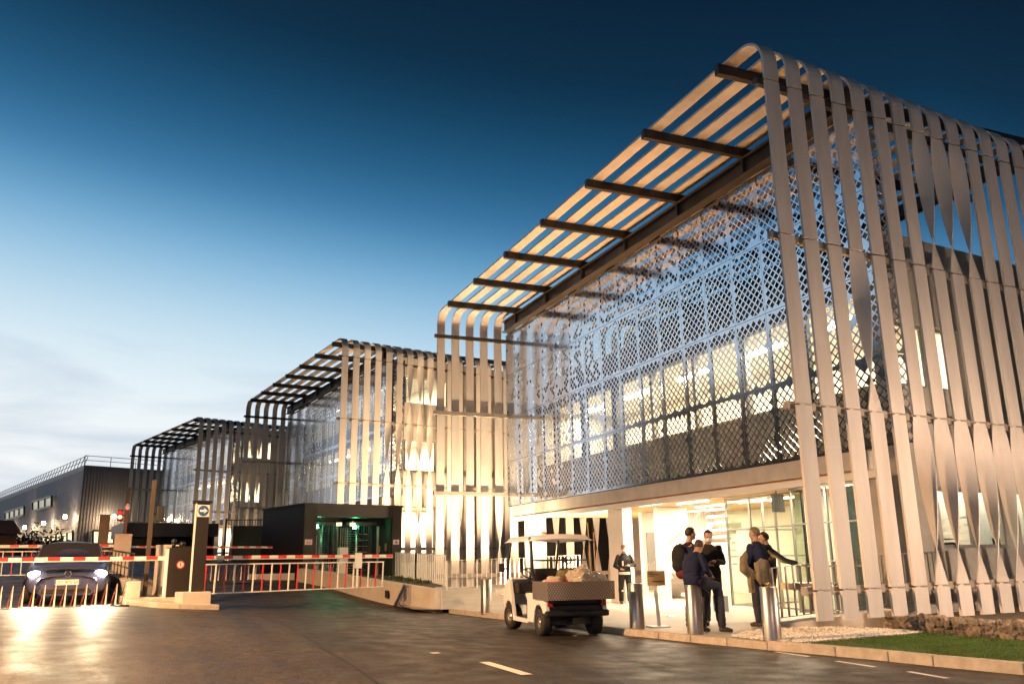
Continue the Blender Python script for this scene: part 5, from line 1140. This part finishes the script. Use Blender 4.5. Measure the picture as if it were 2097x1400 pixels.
# man with backpack behind the seated man
p3 = person((10.06, 14.98, 0), R(-92), 'standing man with a black backpack, in profile behind the seated man', dict(head=(0, .05, 1.64), elL=(-.22, -.02, 1.13), elR=(.24, -.02, 1.13), wrL=(-.12, .2, 1.02), wrR=(.2, .2, .98), hdL=(.4, .8, 0), hdR=(-.2, .9, -.2)), 'blue_jumper', 'grey_trousers', 'hair_dark', k=1.10)
b = MB(); b.ball((0, -.23, 1.22), .17, .12, .24, 16, 12); b.ball((0, -.27, 1.08), .13, .09, .12, 14, 10); fuse(b, 'backpack', 'black_cloth', p3, .012, 3, .006)
b = MB(); b.ball((0, -.2, .95), .12, .10, .11, 14, 10); b.tube([(-.08, -.16, 1.46), (-.1, .12, 1.4), (-.12, .11, 1.15)], .02, 8); b.tube([(.08, -.16, 1.46), (.1, .12, 1.4), (.12, .11, 1.15)], .02, 8); fuse(b, 'backpack_base', 'red_cloth', p3, .012, 2)
# man facing the group
person((10.72, 15.25, 0), R(148), 'man with face mask, black vest and bent arms, facing the seated man', dict(head=(0, .06, 1.63), elL=(-.25, .0, 1.14), elR=(.27, .02, 1.14), wrL=(-.1, .24, 1.16), wrR=(.08, .26, 1.10), hdL=(.9, .4, .1), hdR=(-.9, .3, .1)), 'black_cloth', 'grey_trousers', 'hair_dark', True, look=(R(10), R(-10)), k=1.08)
# grey-haired man with coat over his arm
p5 = person((11.28, 14.42, 0), R(14), 'grey-haired man in blue shirt, back to the camera, carrying a beige coat', dict(head=(-.01, .02, 1.64), elL=(-.30, .0, 1.15), wrL=(-.16, .18, 1.06), hdL=(.8, .5, 0), elR=(.22, -.02, 1.14), wrR=(.16, .12, .95), hdR=(-.4, .8, -.3), anL=(-.06, .02, .09), knL=(-.09, .03, .5), anR=(.13, -.03, .09)), 'blue_jumper', 'work_trousers', 'hair_grey', look=(R(28), 0), top_g=.042, k=1.09)
b = MB(); limb(b, [(-.20, .05, 1.30), (-.40, .0, 1.18), (-.44, -.03, 1.02), (-.30, -.06, .93), (-.14, -.08, .90)], [.05, .075, .085, .085, .08])
bx_ = [(-.27, 1.12), (-.12, 1.2), (.04, 1.16), (.12, 1.02), (.11, .84), (.02, .76), (-.16, .74), (-.26, .82)]
n = b.pts([(x, -.11-.03*((k*7) % 3), z) for k, (x, z) in enumerate(bx_)]+[(x, -.22+.02*((k*5) % 3), z) for k, (x, z) in enumerate(bx_)])
b.quad(*[n+k for k in range(8)]); b.quad(*[n+8+k for k in range(8)][::-1]); [b.quad(n+k, n+8+k, n+8+(k+1) % 8, n+(k+1) % 8) for k in range(8)]
b.box(-.36, -.27, -.1, -.02, .60, .95)
fuse(b, 'coat', 'beige_coat', p5, .012, 5, .012, 4)
# man with his hand on the fence
person((11.68, 14.6, 0), R(66), 'man in dark navy facing left with one hand resting on the bar fence', dict(head=(0, .05, 1.62), elR=(.25, .05, 1.15), wrR=(.16, .2, .98), elL=(-.30, -.22, 1.20), wrL=(-.42, -.44, 1.13), hdL=(-.5, -.8, -.12), hdR=(-.3, .9, 0)), 'navy', 'black_cloth', 'hair_dark', look=(R(-5), R(-4)), k=1.05)
# ------------------------------------------------------------------ lamps outside the frame that light the forecourt (unseen, posts are modelled)
def street_lamp(loc, h, rz, label, power, arm=1.2, c=(1, .54, .23)):
    L = empty('street_lamp', (loc[0], loc[1], gz(*loc[:2])), rz, label, 'street lamp', 'street lamps outside the picture')
    b = MB(); b.tube([(0, 0, 0), (0, 0, h)], [.09, .05], 12); b.tube([(0, 0, h-.05), (arm*.5, 0, h+.12), (arm, 0, h+.15)], [.04, .035, .03], 8); b.build('pole', 'galvanised', L)
    b = MB(); b.box(arm-.05, arm+.55, -.14, .14, h+.10, h+.2); hd = b.build('lamp_head', 'galvanised', L, bevel=.03)
    b = MB(); b.box(arm+.03, arm+.5, -.11, .11, h+.075, h+.098); b.build('lens', 'flood_white', hd)
    light('SPOT', 'lamp', (arm+.26, 0, h+.02), power, c, L, spot=R(168), blend=.25, soft=.12)
street_lamp((-7.2, 13.5), 7.0, R(0), 'street lamp left of the viewpoint across the road', 24000)
street_lamp((3.2, -5.5), 6.5, R(40), 'street lamp on the road behind the viewpoint', 2200, c=(1, .62, .40))
gl = empty('added_low_lamp', (14.6, 7.4, .2), 0, 'low unseen lamp added right of the picture to light the near slats', 'added lamp')
b = MB(); b.tube([(0, 0, 0), (0, 0, 2.2)], .04, 10); b.build('pole', 'dark_steel', gl); b = MB(); b.lathe([(.0, 2.52), (.17, 2.50), (.18, 2.47), (.05, 2.46)], 20); b.build('cap', 'dark_steel', gl); b = MB(); b.ball((0, 0, 2.3), .1, nu=14); b.build('globe', 'lamp_warm', gl)
light('POINT', 'lamp', (0, 0, 2.3), 5400, (1, .68, .45), gl, soft=.12)  # unseen lamp, added to brighten the lower ends of the near slats
# added uplights, not seen in the paving, to light slats and canopies from below
def fill_uplight(bld, lx, ly, z, power, ang=125, c=(1, .43, .10)):
    b = MB(); b.lathe([(.13, -.05), (.13, .012), (.10, .014)], 20, (lx, ly, z)); o = b.build('unseen_uplight', 'steel', bld)
    b = MB(); b.lathe([(.10, .008), (0, .008)], 20, (lx, ly, z)); b.build('lens', 'lamp_warm', o)
    light('SPOT', 'lamp', (lx, ly, z+.06), power, c, bld, rot=(math.pi, 0, 0), spot=R(ang), blend=.6, soft=.1)
for ly in (2.6, 6.2, 9.8, 13.4, 17.0): fill_uplight(b1, 1.1, ly, pz(0, ORI[0][1]+ly), 1900, 62)
fill_uplight(b1, 1.5, 18.6, pz(0, 30.5), 4600, 150, (1, .70, .40)); fill_uplight(b1, 4.6, 19.2, pz(0, 31), 2800, 140, (1, .70, .40))
for ly in (2.5, 9, 15.5): fill_uplight(b2, 1.2, ly, .02, 450, 70)
for ly in (3, 12): fill_uplight(b3, 1.2, ly, .02, 260, 70)
for lx, p_ in ((1.0, 2400), (4.5, 4600), (8.0, 4600)): fill_uplight(b2, lx, -2.6, -.14, p_, 150, (1, .66, .36))
for lx, p_ in ((5.2, 420), (7.4, 420), (9.6, 420)): fill_uplight(b2, lx, .42+SK*lx, -.05, p_, 140, (1, .62, .32))
fill_uplight(b3, 3.5, -3, -.1, 900, 150, (1, .66, .36))
